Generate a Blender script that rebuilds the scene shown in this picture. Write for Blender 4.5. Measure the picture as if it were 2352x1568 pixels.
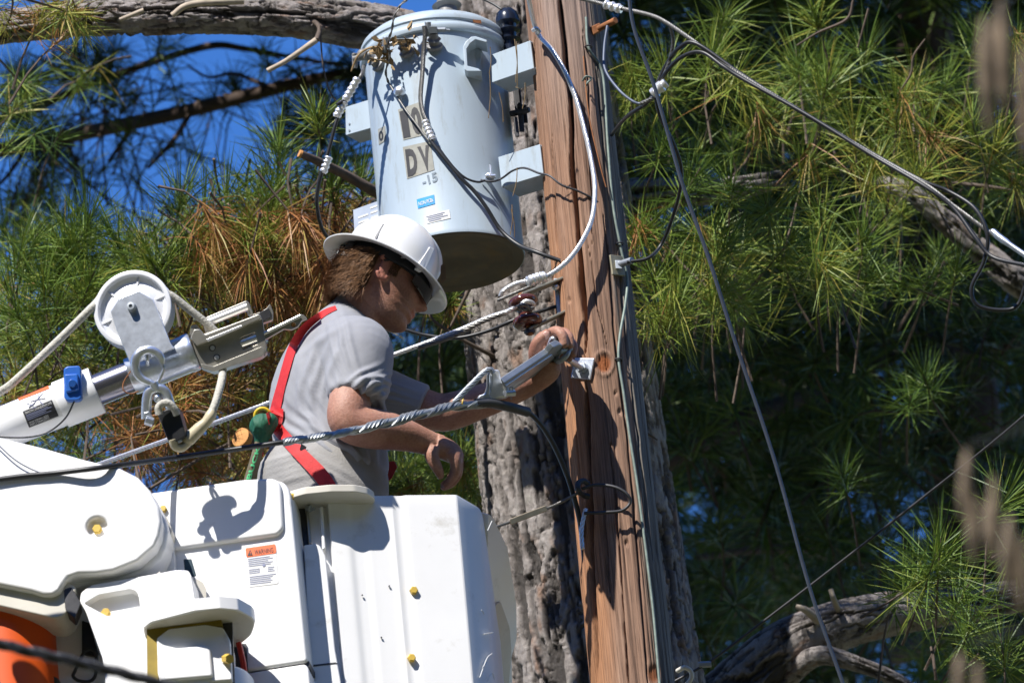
import bpy, bmesh, math, random
import numpy as np
from mathutils import Vector, Matrix
random.seed(7); rng = np.random.default_rng(7)
SC = bpy.context.scene
for o in list(bpy.data.objects): bpy.data.objects.remove(o)

# ------------------------------------------------------------------ camera
PITCH, ROLL, D0, FW = math.radians(24.0), math.radians(5.6), 20.0, 2.6
CAM = Vector((0, 0, 1.6))
ce, se, cr_, sr = math.cos(PITCH), math.sin(PITCH), math.cos(ROLL), math.sin(ROLL)
R0, U0, F = Vector((1, 0, 0)), Vector((0, -se, ce)), Vector((0, ce, se))
R = R0*cr_ - U0*sr
U = R0*sr + U0*cr_
cd = bpy.data.cameras.new('camera'); cam = bpy.data.objects.new('camera', cd)
SC.collection.objects.link(cam); SC.camera = cam
cam.matrix_world = Matrix(((R.x, U.x, -F.x, CAM.x), (R.y, U.y, -F.y, CAM.y), (R.z, U.z, -F.z, CAM.z), (0, 0, 0, 1)))
cd.sensor_width = 36; cd.lens = 36*D0/FW
cd.clip_start = 0.5; cd.clip_end = 3000
cd.dof.use_dof = True; cd.dof.focus_distance = 19.85; cd.dof.aperture_fstop = 5.2

# ------------------------------------------------------------------ light
SUN_AZ, SUN_EL = 32.0, 50.0          # azimuth: degrees left of straight behind the camera
az = math.radians(SUN_AZ); el = math.radians(SUN_EL)
LD = Vector((math.sin(az)*math.cos(el), math.cos(az)*math.cos(el), -math.sin(el)))   # light travels along LD
wd = bpy.data.worlds.new('World'); SC.world = wd; wd.use_nodes = True
nt = wd.node_tree
bg = nt.nodes['Background']; sky = nt.nodes.new('ShaderNodeTexSky')
sky.sky_type = 'NISHITA'; sky.sun_disc = False
sky.sun_elevation = el; sky.sun_rotation = math.atan2(-LD.x, -LD.y)
sky.air_density = 1.0; sky.dust_density = 0.0; sky.ozone_density = 5.0
hs_ = nt.nodes.new('ShaderNodeHueSaturation'); hs_.inputs['Saturation'].default_value = 1.26; hs_.inputs['Hue'].default_value = 0.513
nt.links.new(sky.outputs[0], hs_.inputs['Color']); nt.links.new(hs_.outputs[0], bg.inputs[0]); bg.inputs[1].default_value = 0.125
sl = bpy.data.lights.new('sun', 'SUN'); sl.energy = 5.0; sl.angle = math.radians(0.53); sl.color = (1, 0.96, 0.89)
so = bpy.data.objects.new('sun', sl); SC.collection.objects.link(so)
so.rotation_mode = 'QUATERNION'; so.rotation_quaternion = LD.to_track_quat('-Z', 'Y'); so.location = (-20, -30, 40)
SC.view_settings.view_transform = 'Standard'; SC.view_settings.look = 'None'
SC.view_settings.exposure = 0.6; SC.view_settings.gamma = 1

# ------------------------------------------------------------------ pixel -> place
PX = FW/2352.0
def P(x, y, d=0.0):
    k = (D0+d)*PX/D0
    return CAM + R*((x-1176)*k) + U*((784-y)*k) + F*(D0+d)
def V(x, y, z):                     # third value in picture-pixel lengths at the focus distance
    return P(x, y, z*PX)
def ray(x, y): return R*((x-1176)*PX/D0) + U*((784-y)*PX/D0) + F
class Plane:
    def __init__(s, o, n): s.o, s.n = o, n.normalized()
    def at(s, x, y, off=0.0):
        r = ray(x, y); t = (s.o+s.n*off-CAM).dot(s.n)/r.dot(s.n)
        return CAM + r*t
    def dep(s, x, y): return (s.at(x, y)-CAM).dot(F)-D0
def vplane(x, y, d, phi=0.0, tilt=0.0):
    p, t = math.radians(phi), math.radians(tilt)
    n = Vector((math.sin(p), -math.cos(p), 0))*math.cos(t) + Vector((0, 0, 1))*math.sin(t)
    return Plane(P(x, y, d), n)
def camplane(x, y, d, yaw=0.0, pit=0.0):       # faces the camera, turned by yaw / pitch degrees
    a, b = math.radians(yaw), math.radians(pit)
    n = (-F*math.cos(a) + R*math.sin(a))*math.cos(b) + U*math.sin(b)
    return Plane(P(x, y, d), n)

# ------------------------------------------------------------------ geometry helpers
def cr(pts, n=8, closed=False):     # Catmull-Rom through points of any dimension
    p = np.array([tuple(q) for q in pts], float); m = len(p); out = []
    rngi = range(m if closed else m-1)
    for i in rngi:
        p1, p2 = p[i], p[(i+1) % m]
        p0 = p[(i-1) % m] if (closed or i > 0) else 2*p1-p2
        p3 = p[(i+2) % m] if (closed or i+2 < m) else 2*p2-p1
        for k in range(n):
            t = k/n
            out.append(0.5*((2*p1)+(-p0+p2)*t+(2*p0-5*p1+4*p2-p3)*t*t+(-p0+3*p1-3*p2+p3)*t**3))
    if not closed: out.append(p[-1])
    return np.array(out)
def vec(a): return Vector((float(a[0]), float(a[1]), float(a[2])))
def frames(pts, ref=None):
    pts = [vec(p) for p in pts]; n = len(pts); T = []
    for i in range(n):
        t = pts[min(i+1, n-1)]-pts[max(i-1, 0)]
        T.append(t.normalized() if t.length > 1e-9 else Vector((0, 0, 1)))
    A = ref if ref is not None else (T[0].cross(Vector((0.31, 0.2, 0.9))) if abs(T[0].z) < .9 else T[0].cross(Vector((1, .1, 0))))
    out = []
    for i in range(n):
        base = ref if ref is not None else A
        a = base-T[i]*base.dot(T[i])
        if a.length < 1e-6: a = T[i].orthogonal()
        a.normalize(); A = a
        out.append((pts[i], T[i], a, T[i].cross(a)))
    return out
class MB:
    def __init__(s): s.v, s.f, s.att = [], [], []
    def addv(s, p): s.v.append((p[0], p[1], p[2])); return len(s.v)-1
    def face(s, *i): s.f.append(tuple(i))
    def ring(s, c, A, B, ra, rb, n, ph=0.0):
        b = len(s.v)
        for k in range(n):
            t = 2*math.pi*k/n+ph
            s.addv(c+A*(ra*math.cos(t))+B*(rb*math.sin(t)))
        return list(range(b, b+n))
    def skin(s, rings, cap0=True, cap1=True, closed=False):
        for r0, r1 in zip(rings[:-1], rings[1:]):
            n = len(r0)
            for k in range(n): s.face(r0[k], r0[(k+1) % n], r1[(k+1) % n], r1[k])
        if closed:
            r0, r1 = rings[-1], rings[0]; n = len(r0)
            for k in range(n): s.face(r0[k], r0[(k+1) % n], r1[(k+1) % n], r1[k])
        else:
            if cap0: s.face(*reversed(rings[0]))
            if cap1: s.face(*rings[-1])
        return s
    def tube(s, pts, r, n=8, ref=None, rb=None, cap=True):
        m = len(pts)
        rr = [r]*m if not hasattr(r, '__len__') else r
        r2 = rr if rb is None else ([rb]*m if not hasattr(rb, '__len__') else rb)
        rings = [s.ring(c, a, b, rr[i], r2[i], n) for i, (c, t, a, b) in enumerate(frames(pts, ref))]
        return s.skin(rings, cap, cap)
    def cyl(s, p0, p1, r0, r1=None, n=24):
        return s.tube([p0, p1], [r0, r0 if r1 is None else r1], n)
    def lathe(s, o, axis, prof, n=48, ref=None):      # prof: (radius, height)
        ax = axis.normalized(); a = (ref-ax*ref.dot(ax)).normalized() if ref is not None else ax.orthogonal().normalized()
        b = ax.cross(a)
        rings = [s.ring(o+ax*h, a, b, max(r, 1e-5), max(r, 1e-5), n) for r, h in prof]
        return s.skin(rings)
    def prism(s, pts, d):                             # outline points, extruded along d
        n = len(pts); b = len(s.v)
        for p in pts: s.addv(p)
        for p in pts: s.addv(p+d)
        s.face(*range(b, b+n)); s.face(*reversed(range(b+n, b+2*n)))
        for k in range(n): s.face(b+k, b+n+k, b+n+(k+1) % n, b+(k+1) % n)
        return s
    def slab(s, outline, pl, th, off=0.0):            # outline traced on a plane, real thickness behind it
        return s.prism([pl.at(x, y)+pl.n*off for x, y in outline], -pl.n*th)
    def box(s, c, A, B, C):                           # centre and three half-axis vectors
        b = len(s.v)
        for i in (-1, 1):
            for j in (-1, 1):
                for k in (-1, 1): s.addv(c+A*i+B*j+C*k)
        for q in ((0, 1, 3, 2), (4, 6, 7, 5), (0, 4, 5, 1), (2, 3, 7, 6), (0, 2, 6, 4), (1, 5, 7, 3)):
            s.face(*[b+i for i in q])
        return s
    def torus(s, c, A, B, R_, r, n=40, m=12, a0=0.0, a1=2*math.pi, rb=None):
        full = abs(a1-a0) > 2*math.pi-1e-4; N = A.cross(B).normalized(); rings = []
        for k in range(n if full else n+1):
            t = a0+(a1-a0)*k/n; dr = A*math.cos(t)+B*math.sin(t)
            rings.append(s.ring(c+dr*R_, dr, N, r, r if rb is None else rb, m))
        return s.skin(rings, closed=full)
    def sphere(s, c, rx, n=16, m=10, A=Vector((1, 0, 0)), B=Vector((0, 1, 0)), C=Vector((0, 0, 1)), ry=None, rz=None):
        ry = rx if ry is None else ry; rz = rx if rz is None else rz
        rings = []
        for i in range(m+1):
            t = math.pi*i/m; rr = max(math.sin(t), 1e-3)
            rings.append(s.ring(c-C*(rz*math.cos(t)), A, B, rx*rr, ry*rr, n))
        return s.skin(rings)
ORG = {}
def finish(o, parent, label, cat, group, kind):
    if label: o['label'] = label
    if cat: o['category'] = cat
    if group: o['group'] = group
    if kind: o['kind'] = kind
def link(name, me, mat, parent=None, label=None, cat=None, group=None, kind=None, bevel=0, seg=2, sharp=38, org=None):
    o = bpy.data.objects.new(name, me); SC.collection.objects.link(o)
    if mat is not None: me.materials.append(mat)
    if parent is not None:
        og = ORG[parent.name]; o.parent = parent
    else:
        if org is None:
            c = np.empty(len(me.vertices)*3); me.vertices.foreach_get('co', c); c = c.reshape(-1, 3)
            og = Vector(((c[:, 0].min()+c[:, 0].max())/2, (c[:, 1].min()+c[:, 1].max())/2, c[:, 2].min()))
        else: og = org
        o.location = og
    me.transform(Matrix.Translation(-og)); ORG[o.name] = og
    if sharp:
        me.polygons.foreach_set('use_smooth', [True]*len(me.polygons))
        if sharp < 180: me.set_sharp_from_angle(angle=math.radians(sharp))
    if bevel:
        m = o.modifiers.new('bevel', 'BEVEL'); m.width = bevel; m.segments = seg; m.limit_method = 'ANGLE'
        m.angle_limit = math.radians(35); m.harden_normals = True
    finish(o, parent, label, cat, group, kind)
    return o
def build(mb, name, mat, parent=None, label=None, cat=None, group=None, kind=None, **kw):
    me = bpy.data.meshes.new(name); me.from_pydata([tuple(v) for v in mb.v], [], mb.f)
    if kw.pop('fixn', True):
        bm = bmesh.new(); bm.from_mesh(me); bmesh.ops.recalc_face_normals(bm, faces=bm.faces); bm.to_mesh(me); bm.free()
    return link(name, me, mat, parent, label, cat, group, kind, **kw)
def thing(name, loc, label, cat, group=None):
    o = bpy.data.objects.new(name, None); SC.collection.objects.link(o)
    o.location = loc; o.empty_display_size = 0.1; ORG[o.name] = Vector(loc)
    finish(o, None, label, cat, group, None)
    return o
def remesh(mb, voxel, smooth=4, fac=0.5):
    me = bpy.data.meshes.new('t'); me.from_pydata([tuple(v) for v in mb.v], [], mb.f)
    bm = bmesh.new(); bm.from_mesh(me); bmesh.ops.recalc_face_normals(bm, faces=bm.faces); bm.to_mesh(me); bm.free()
    o = bpy.data.objects.new('t', me); SC.collection.objects.link(o)
    m = o.modifiers.new('r', 'REMESH'); m.mode = 'VOXEL'; m.voxel_size = voxel; m.use_smooth_shade = True
    if smooth:
        m = o.modifiers.new('s', 'SMOOTH'); m.factor = fac; m.iterations = smooth
    dg = bpy.context.evaluated_depsgraph_get(); dg.update()
    out = bpy.data.meshes.new_from_object(o.evaluated_get(dg))
    bpy.data.objects.remove(o); bpy.data.meshes.remove(me); out.materials.clear()
    return out
def coords(me):
    c = np.empty(len(me.vertices)*3); me.vertices.foreach_get('co', c); return c.reshape(-1, 3)
def normals(me):
    c = np.empty(len(me.vertices)*3); me.vertices.foreach_get('normal', c); return c.reshape(-1, 3)
def setco(me, c): me.vertices.foreach_set('co', np.ascontiguousarray(c, dtype=np.float32).ravel()); me.update()
# value noise in numpy
def _h(i, j, k):
    x = np.sin(i*127.1+j*311.7+k*74.7)*43758.5453
    return x-np.floor(x)
def vnoise(p):
    p = np.asarray(p, float); i = np.floor(p); f = p-i; f = f*f*(3-2*f)
    a, b, c = i[..., 0], i[..., 1], i[..., 2]; u, v, w = f[..., 0], f[..., 1], f[..., 2]
    def L(x, y, t): return x+(y-x)*t
    return L(L(L(_h(a, b, c), _h(a+1, b, c), u), L(_h(a, b+1, c), _h(a+1, b+1, c), u), v),
             L(L(_h(a, b, c+1), _h(a+1, b, c+1), u), L(_h(a, b+1, c+1), _h(a+1, b+1, c+1), u), v), w)
def fbm(p, o=4):
    s, a, t = 0, 0.5, 0
    p = np.asarray(p, float)
    for k in range(o): s = s+a*vnoise(p*2**k+k*17.3); t += a; a *= .5
    return s/t
def cells(u, v, per=0):              # cellular noise: nearest, second nearest, cell id
    iu, iv = np.floor(u), np.floor(v); f1 = np.full(u.shape, 9.0); f2 = f1.copy(); cid = np.zeros(u.shape)
    for a in (-1, 0, 1):
        for b in (-1, 0, 1):
            cu, cv = iu+a, iv+b; hu = np.mod(cu, per) if per else cu
            px = cu+.1+.8*_h(hu, cv, 1.0); py = cv+.1+.8*_h(hu, cv, 5.0)
            d = np.hypot(px-u, py-v); n1 = d < f1
            f2 = np.where(n1, f1, np.minimum(f2, d)); cid = np.where(n1, _h(hu, cv, 9.0), cid); f1 = np.where(n1, d, f1)
    return f1, f2, cid

# ------------------------------------------------------------------ materials
def mat(name, col, rough=.5, metal=0.0, var=.12, scale=8.0, bump=0.0, bscale=60.0, stretch=(1, 1, 1), dirt=None, spec=.5, coat=0.0):
    m = bpy.data.materials.new(name); m.use_nodes = True; t = m.node_tree; N, L = t.nodes, t.links
    b = N['Principled BSDF']; b.inputs['Roughness'].default_value = rough; b.inputs['Metallic'].default_value = metal
    b.inputs['Specular IOR Level'].default_value = spec; b.inputs['Coat Weight'].default_value = coat
    tc = N.new('ShaderNodeTexCoord'); mp = N.new('ShaderNodeMapping'); mp.inputs['Scale'].default_value = stretch
    L.new(tc.outputs['Object'], mp.inputs[0])
    n = N.new('ShaderNodeTexNoise'); n.inputs['Scale'].default_value = scale; n.inputs['Detail'].default_value = 6; n.inputs['Roughness'].default_value = .6
    L.new(mp.outputs[0], n.inputs[0])
    r = N.new('ShaderNodeValToRGB'); L.new(n.outputs[0], r.inputs[0])
    lo = tuple(c*(1-var) for c in col)+(1,); hi = tuple(min(1, c*(1+var)) for c in col)+(1,)
    r.color_ramp.elements[0].position = .3; r.color_ramp.elements[1].position = .7
    r.color_ramp.elements[0].color = lo; r.color_ramp.elements[1].color = hi
    out = r.outputs[0]
    if dirt:                                       # (colour, amount, scale)
        n2 = N.new('ShaderNodeTexNoise'); n2.inputs['Scale'].default_value = dirt[2]; n2.inputs['Detail'].default_value = 8; n2.inputs['Roughness'].default_value = .7
        L.new(mp.outputs[0], n2.inputs[0])
        r2 = N.new('ShaderNodeValToRGB'); L.new(n2.outputs[0], r2.inputs[0])
        r2.color_ramp.elements[0].position = 1-dirt[1]-.12; r2.color_ramp.elements[1].position = 1-dirt[1]+.1
        mx = N.new('ShaderNodeMix'); mx.data_type = 'RGBA'
        L.new(r2.outputs[0], mx.inputs[0]); L.new(out, mx.inputs[6]); mx.inputs[7].default_value = dirt[0]+(1,)
        out = mx.outputs[2]
    L.new(out, b.inputs['Base Color'])
    if bump:
        n3 = N.new('ShaderNodeTexNoise'); n3.inputs['Scale'].default_value = bscale; n3.inputs['Detail'].default_value = 5
        L.new(mp.outputs[0], n3.inputs[0])
        bp = N.new('ShaderNodeBump'); bp.inputs['Strength'].default_value = bump; bp.inputs['Distance'].default_value = .004
        L.new(n3.outputs[0], bp.inputs['Height']); L.new(bp.outputs[0], b.inputs['Normal'])
    return m
M = {}
M['white'] = mat('white fibreglass', (.85, .85, .85), .38, var=.03, scale=5, dirt=((.55, .53, .48), .29, 11), bump=.03, bscale=25)
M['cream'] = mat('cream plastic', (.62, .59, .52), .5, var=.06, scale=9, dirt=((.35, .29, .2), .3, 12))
M['galv'] = mat('galvanised steel', (.64, .68, .74), .30, .78, var=.22, scale=35, bump=.06, bscale=50)
M['zinc'] = mat('dull zinc', (.36, .39, .42), .5, .7, var=.15, scale=30)
M['alu'] = mat('cast aluminium', (.44, .42, .37), .42, .7, var=.14, scale=25, bump=.1, bscale=80)
M['brightalu'] = mat('bright aluminium', (.80, .80, .80), .30, .6, var=.06, scale=20)
M['chrome'] = mat('chromed rod', (.30, .29, .33), .22, .9, var=.05)
M['dark'] = mat('dark steel', (.06, .06, .065), .5, .4, var=.3, scale=30)
M['black'] = mat('black insulation', (.018, .019, .022), .42, var=.3, scale=40)
M['greywire'] = mat('grey strand', (.20, .195, .185), .45, .6, var=.25, scale=90)
M['bluegrey'] = mat('blue grey rod', (.10, .12, .17), .5, .2, var=.12, scale=30)
M['olive'] = mat('weathered copper wire', (.20, .25, .22), .6, .2, var=.25, scale=60)
M['yellow'] = mat('yellow nylon', (.62, .42, .07), .5, var=.12, scale=40)
M['dullyellow'] = mat('dull yellow plate', (.27, .19, .012), .6, var=.2, scale=20)
M['blue'] = mat('blue plastic', (.03, .14, .52), .35, var=.1, scale=20)
M['orange'] = mat('orange tube', (.72, .095, .003), .5, var=.1, scale=6)
M['tank'] = mat('pale blue grey paint', (.41, .49, .56), .36, var=.05, scale=6, stretch=(3, 3, .6), dirt=((.28, .29, .27), .33, 9))
M['tankunder'] = mat('dark brown tank base', (.10, .085, .06), .7, var=.25, scale=8, dirt=((.16, .11, .05), .4, 14))  # base much darker and browner than the tank paint
M['rust'] = mat('rusty steel', (.30, .12, .045), .8, .1, var=.35, scale=60, bump=.3)
M['porcelain'] = mat('brown glazed porcelain', (.085, .025, .02), .12, var=.2, scale=14, coat=.6)
M['greybush'] = mat('grey bushing', (.20, .20, .20), .45, var=.2, scale=25)
M['letter'] = mat('black lettering', (.03, .03, .035), .6, var=.2, scale=40)
M['tan'] = mat('weathered tan decal', (.31, .31, .275), .6, var=.18, scale=40, dirt=((.25, .22, .15), .35, 60))
M['decalblue'] = mat('blue decal', (.03, .33, .72), .4, var=.05)
M['decalwhite'] = mat('white decal', (.72, .72, .70), .45, var=.04, dirt=((.45, .40, .33), .25, 40))
M['decalorange'] = mat('orange decal', (.78, .16, .05), .45, var=.05)
M['decalblack'] = mat('black decal', (.025, .025, .03), .45, var=.05)
M['ink'] = mat('grey blue print', (.22, .24, .36), .6, var=.1)
M['red'] = mat('red webbing', (.55, .022, .022), .7, var=.12, scale=60, bump=.4, bscale=300)
M['green'] = mat('green cloth', (.008, .10, .05), .7, var=.25, scale=25, bump=.2)
M['greenprint'] = mat('green print', (.10, .62, .25), .6, var=.05)
M['lanyard'] = mat('olive lanyard tube', (.14, .115, .07), .75, var=.2, scale=30, bump=.3, bscale=150)
M['rope'] = mat('braided rope', (.50, .48, .42), .85, var=.22, scale=120, bump=.7, bscale=180)
M['taped'] = mat('waxed rope splice', (.52, .46, .31), .45, var=.16, scale=30, bump=.2)
M['deadleaf'] = mat('dry leaf', (.28, .19, .09), .8, var=.45, scale=40)
M['twig'] = mat('grey twig', (.115, .085, .065), .85, var=.35, scale=30, bump=.4)
M['cutwood'] = mat('fresh cut wood', (.55, .26, .08), .75, var=.2, scale=40)
# ================================================================== setting
ZU_ = Vector((0, 0, 1))
def attr(me, name, a):
    t = me.attributes.new(name, 'FLOAT', 'POINT'); t.data.foreach_set('value', np.ascontiguousarray(a, dtype=np.float32))
def proj(c):
    rel = c-np.array(CAM); d = rel@np.array(F)
    return 1176+(rel@np.array(R))/d*D0/PX, 784-(rel@np.array(U))/d*D0/PX, d-D0
def ramp(N, stops):
    r = N.new('ShaderNodeValToRGB'); e = r.color_ramp.elements
    e[0].position, e[0].color = stops[0][0], stops[0][1]+(1,)
    e[1].position, e[1].color = stops[-1][0], stops[-1][1]+(1,)
    for p, c in stops[1:-1]:
        q = e.new(p); q.color = c+(1,)
    return r
def grid_mesh(name, co, closed=True):          # co: (rows, cols, 3)
    nr, nc, _ = co.shape
    i = np.arange(nr-1)[:, None]*nc; j = np.arange(nc if closed else nc-1)[None, :]; j2 = (j+1) % nc
    f = np.stack([i+j, i+j2, i+nc+j2, i+nc+j], -1).reshape(-1, 4)
    me = bpy.data.meshes.new(name)
    me.vertices.add(nr*nc); setco_raw(me, co.reshape(-1, 3))
    me.loops.add(f.size); me.loops.foreach_set('vertex_index', f.ravel().astype(np.int32))
    me.polygons.add(len(f)); me.polygons.foreach_set('loop_start', np.arange(0, f.size, 4, dtype=np.int32))
    me.update(calc_edges=True); me.validate()
    return me
def setco_raw(me, c): me.vertices.foreach_set('co', np.ascontiguousarray(c, dtype=np.float32).ravel())

gm = bpy.data.materials.new('meadow'); gm.use_nodes = True
N, L = gm.node_tree.nodes, gm.node_tree.links
tn = N.new('ShaderNodeTexNoise'); tn.inputs['Scale'].default_value = .6; tn.inputs['Detail'].default_value = 8
rp = ramp(N, [(.3, (.05, .06, .025)), (.55, (.085, .085, .045)), (.75, (.14, .115, .075))])
tcn = N.new('ShaderNodeTexCoord'); L.new(tcn.outputs['Object'], tn.inputs[0]); L.new(tn.outputs[0], rp.inputs[0])
L.new(rp.outputs[0], N['Principled BSDF'].inputs['Base Color']); N['Principled BSDF'].inputs['Roughness'].default_value = .95
g = MB(); n = 40
for i in range(n+1):
    for j in range(n+1):
        x, y = (i/n-.5)*1600, (j/n-.5)*1600; r = math.hypot(x, y)
        g.addv((x, y, 0 if r < 60 else .6*math.sin(x*.021)*math.cos(y*.017)*min(1, (r-60)/100)))
for i in range(n):
    for j in range(n): g.face(i*(n+1)+j, (i+1)*(n+1)+j, (i+1)*(n+1)+j+1, i*(n+1)+j+1)
build(g, 'ground', gm, kind='structure', sharp=180, org=Vector((0, 0, 0)))

# ---------------------------------------------------------------- utility pole
pm = bpy.data.materials.new('weathered pole wood'); pm.use_nodes = True
N, L = pm.node_tree.nodes, pm.node_tree.links; B = N['Principled BSDF']
tc = N.new('ShaderNodeTexCoord')
def nz(scale, sc, det=6, rough=.6):
    mp = N.new('ShaderNodeMapping'); mp.inputs['Scale'].default_value = sc; L.new(tc.outputs['Object'], mp.inputs[0])
    t = N.new('ShaderNodeTexNoise'); t.inputs['Scale'].default_value = scale; t.inputs['Detail'].default_value = det; t.inputs['Roughness'].default_value = rough
    L.new(mp.outputs[0], t.inputs[0]); return t
def mixc(f, a, b, bt='MIX'):
    m = N.new('ShaderNodeMix'); m.data_type = 'RGBA'; m.blend_type = bt
    for s, v in ((0, f), (6, a), (7, b)):
        if hasattr(v, 'is_linked'): L.new(v, m.inputs[s])
        else: m.inputs[s].default_value = v if s == 0 else v+(1,)
    return m.outputs[2]
def at_(name):
    a = N.new('ShaderNodeAttribute'); a.attribute_name = name; return a.outputs['Fac']
grain = nz(9, (9, 9, .30), 9, .72); fine = nz(30, (12, 12, .25), 6, .7); blot = nz(2.2, (2, 2, .9), 4)
fr = ramp(N, [(.30, (.11, .062, .04)), (.45, (.235, .135, .088)), (.58, (.33, .20, .135)), (.74, (.42, .29, .215))]); L.new(grain.outputs[0], fr.inputs[0])
gr = ramp(N, [(.3, (.10, .09, .075)), (.5, (.20, .18, .155)), (.7, (.30, .275, .24))]); L.new(grain.outputs[0], gr.inputs[0])
og = ramp(N, [(.45, (0, 0, 0)), (.62, (1, 1, 1))]); L.new(blot.outputs[0], og.inputs[0])
c1 = mixc(at_('orange'), fr.outputs[0], (.42, .19, .08))
c1b = mixc(at_('upper'), c1, (.33, .245, .205))
c2 = mixc(at_('grey'), c1b, gr.outputs[0])
fr2 = ramp(N, [(.36, (.28, .255, .24)), (.53, (1, 1, 1))]); L.new(fine.outputs[0], fr2.inputs[0])
c3 = mixc(.75, c2, fr2.outputs[0], 'MULTIPLY')
c4 = mixc(at_('knot'), c3, (.23, .065, .012))
L.new(c4, B.inputs['Base Color']); B.inputs['Roughness'].default_value = .85
bp = N.new('ShaderNodeBump'); bp.inputs['Strength'].default_value = .55; bp.inputs['Distance'].default_value = .004
L.new(grain.outputs[0], bp.inputs['Height']); bp2 = N.new('ShaderNodeBump'); bp2.inputs['Strength'].default_value = .4; bp2.inputs['Distance'].default_value = .002
L.new(fine.outputs[0], bp2.inputs['Height']); L.new(bp.outputs[0], bp2.inputs['Normal']); L.new(bp2.outputs[0], B.inputs['Normal'])

POLE = P(1373, 784, 0.0); PZ = POLE.z
def pole_r(z): return .1005-.0046*(z-PZ)
zs = np.concatenate([[0, 4, 7, 8.2], np.linspace(8.55, 10.95, 500), [11.6, 11.605]])
th = np.linspace(0, 2*np.pi, 300, endpoint=False)
Z, T = np.meshgrid(zs, th, indexing='ij')
rad = pole_r(Z)
co = np.stack([POLE.x+rad*np.cos(T), POLE.y+rad*np.sin(T), Z], -1)
X, Y, _d = proj(co.reshape(-1, 3)); X, Y = X.reshape(Z.shape), Y.reshape(Z.shape)
nrm = np.stack([np.cos(T), np.sin(T), 0*T], -1); front = (nrm@np.array(-F)) > 0.05
lon = fbm(np.stack([np.cos(T)*9, np.sin(T)*9, Z*1.1], -1), 5)
q = np.stack([np.cos(T)*22, np.sin(T)*22, Z*.9], -1)
dz = (lon-.5)*.010
chk = np.abs(vnoise(q+.3)-.5); chk2 = vnoise(np.stack([np.cos(T)*8, np.sin(T)*8, Z*1.6], -1)+7)
dz -= .005*np.exp(-(chk/.026)**2)*np.clip((chk2-.47)*8, 0, 1)
def crack(path, w, dep):
    global dz
    path = cr(path, 6); yy = path[:, 1]; xx = np.interp(Y, yy, path[:, 0])
    xx = xx+4*(vnoise(np.stack([0*Y, Y*.02, 0*Y+w], -1))-.5)
    ww = w*np.clip(np.minimum(Y-yy[0], yy[-1]-Y)/90, 0, 1)*(.6+.8*vnoise(np.stack([0*Y+3, Y*.012, 0*Y], -1)))
    dz = dz-np.where(front & (ww > 0), dep*np.exp(-((X-xx)/np.maximum(ww, .1))**4), 0)
crack([(1280, -60), (1298, 116), (1312, 246), (1315, 387), (1329, 548), (1341, 688), (1346, 776), (1343, 822)], 4.6, .055)
crack([(1346, 868), (1349, 960), (1354, 1100), (1360, 1300), (1373, 1600)], 4.6, .045)
crack([(1231, 70), (1226, 165), (1234, 300), (1243, 480)], 2.2, .012)
crack([(1268, 300), (1280, 560), (1300, 700)], 1.8, .010)
crack([(1352, 560), (1372, 700), (1398, 800)], 1.8, .010)
crack([(1386, 480), (1402, 640), (1414, 790), (1436, 960), (1455, 1150), (1492, 1600)], 2.6, .013)
crack([(1338, 60), (1352, 200), (1358, 420), (1362, 560)], 2.0, .011)
crack([(1400, 1000), (1418, 1200), (1440, 1500), (1446, 1620)], 2.4, .012)
crack([(1382, 1080), (1394, 1260), (1404, 1400)], 1.7, .010)
crack([(1448, 860), (1470, 1050), (1498, 1300)], 2.0, .012)
crack([(1420, 560), (1432, 700), (1446, 860)], 2.2, .014)
crack([(1366, 120), (1382, 280), (1398, 470)], 2.0, .012)
kd = np.hypot((X-1387)/17.0, (Y-834)/21.0); kn = np.where(front, 1/(1+np.exp((kd-.92)*14)), 0)
kring = np.where(front, np.exp(-((kd-1.3)/.22)**2), 0)
dz += .0032*kring-.003*kn+.0015*np.sin(kd*16)*kn
for (kx, ky, kr) in ((1431, 580, 5), (1415, 902, 4), (1424, 945, 5), (1503, 1546, 13), (1440, 1245, 5), (1308, 690, 4)):
    k2 = np.where(front, 1/(1+np.exp((np.hypot((X-kx)/kr, (Y-ky)/(kr*1.5))-1)*8)), 0); dz -= .005*k2; kn = np.maximum(kn, k2*(.85 if kr > 8 else .0))
ax_u = np.array(R0); lat = nrm@ax_u                                # -1 left .. 1 right side of the pole
grey = np.clip((lat-.50+.7*(lon-.5))*5, 0, 1)
Yc = np.clip(Y, -400, 2000)
orange = np.clip((-lat-.15)*1.8+(vnoise(np.stack([T*2, Z*1.2, 0*T], -1))-.5)*1.2, 0, 1)*np.clip((Yc-120)/500, 0.15, 1)*.68
upper = np.clip((360-Yc)/420, 0, .85)*np.clip((lat+.85)*2.5, 0, 1)
rad = rad+dz
co[..., 0] = POLE.x+rad*np.cos(T); co[..., 1] = POLE.y+rad*np.sin(T); co[-1, :, 0:2] = np.array([POLE.x, POLE.y])
me = grid_mesh('utility_pole', co)
for nme, a in (('grey', grey), ('orange', orange), ('knot', kn), ('upper', upper)): attr(me, nme, a.ravel())
pole = link('utility_pole', me, pm, None, 'brown weathered wooden utility pole with long cracks and a round knot', 'utility pole', org=Vector((POLE.x, POLE.y, 0)), sharp=180)

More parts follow.
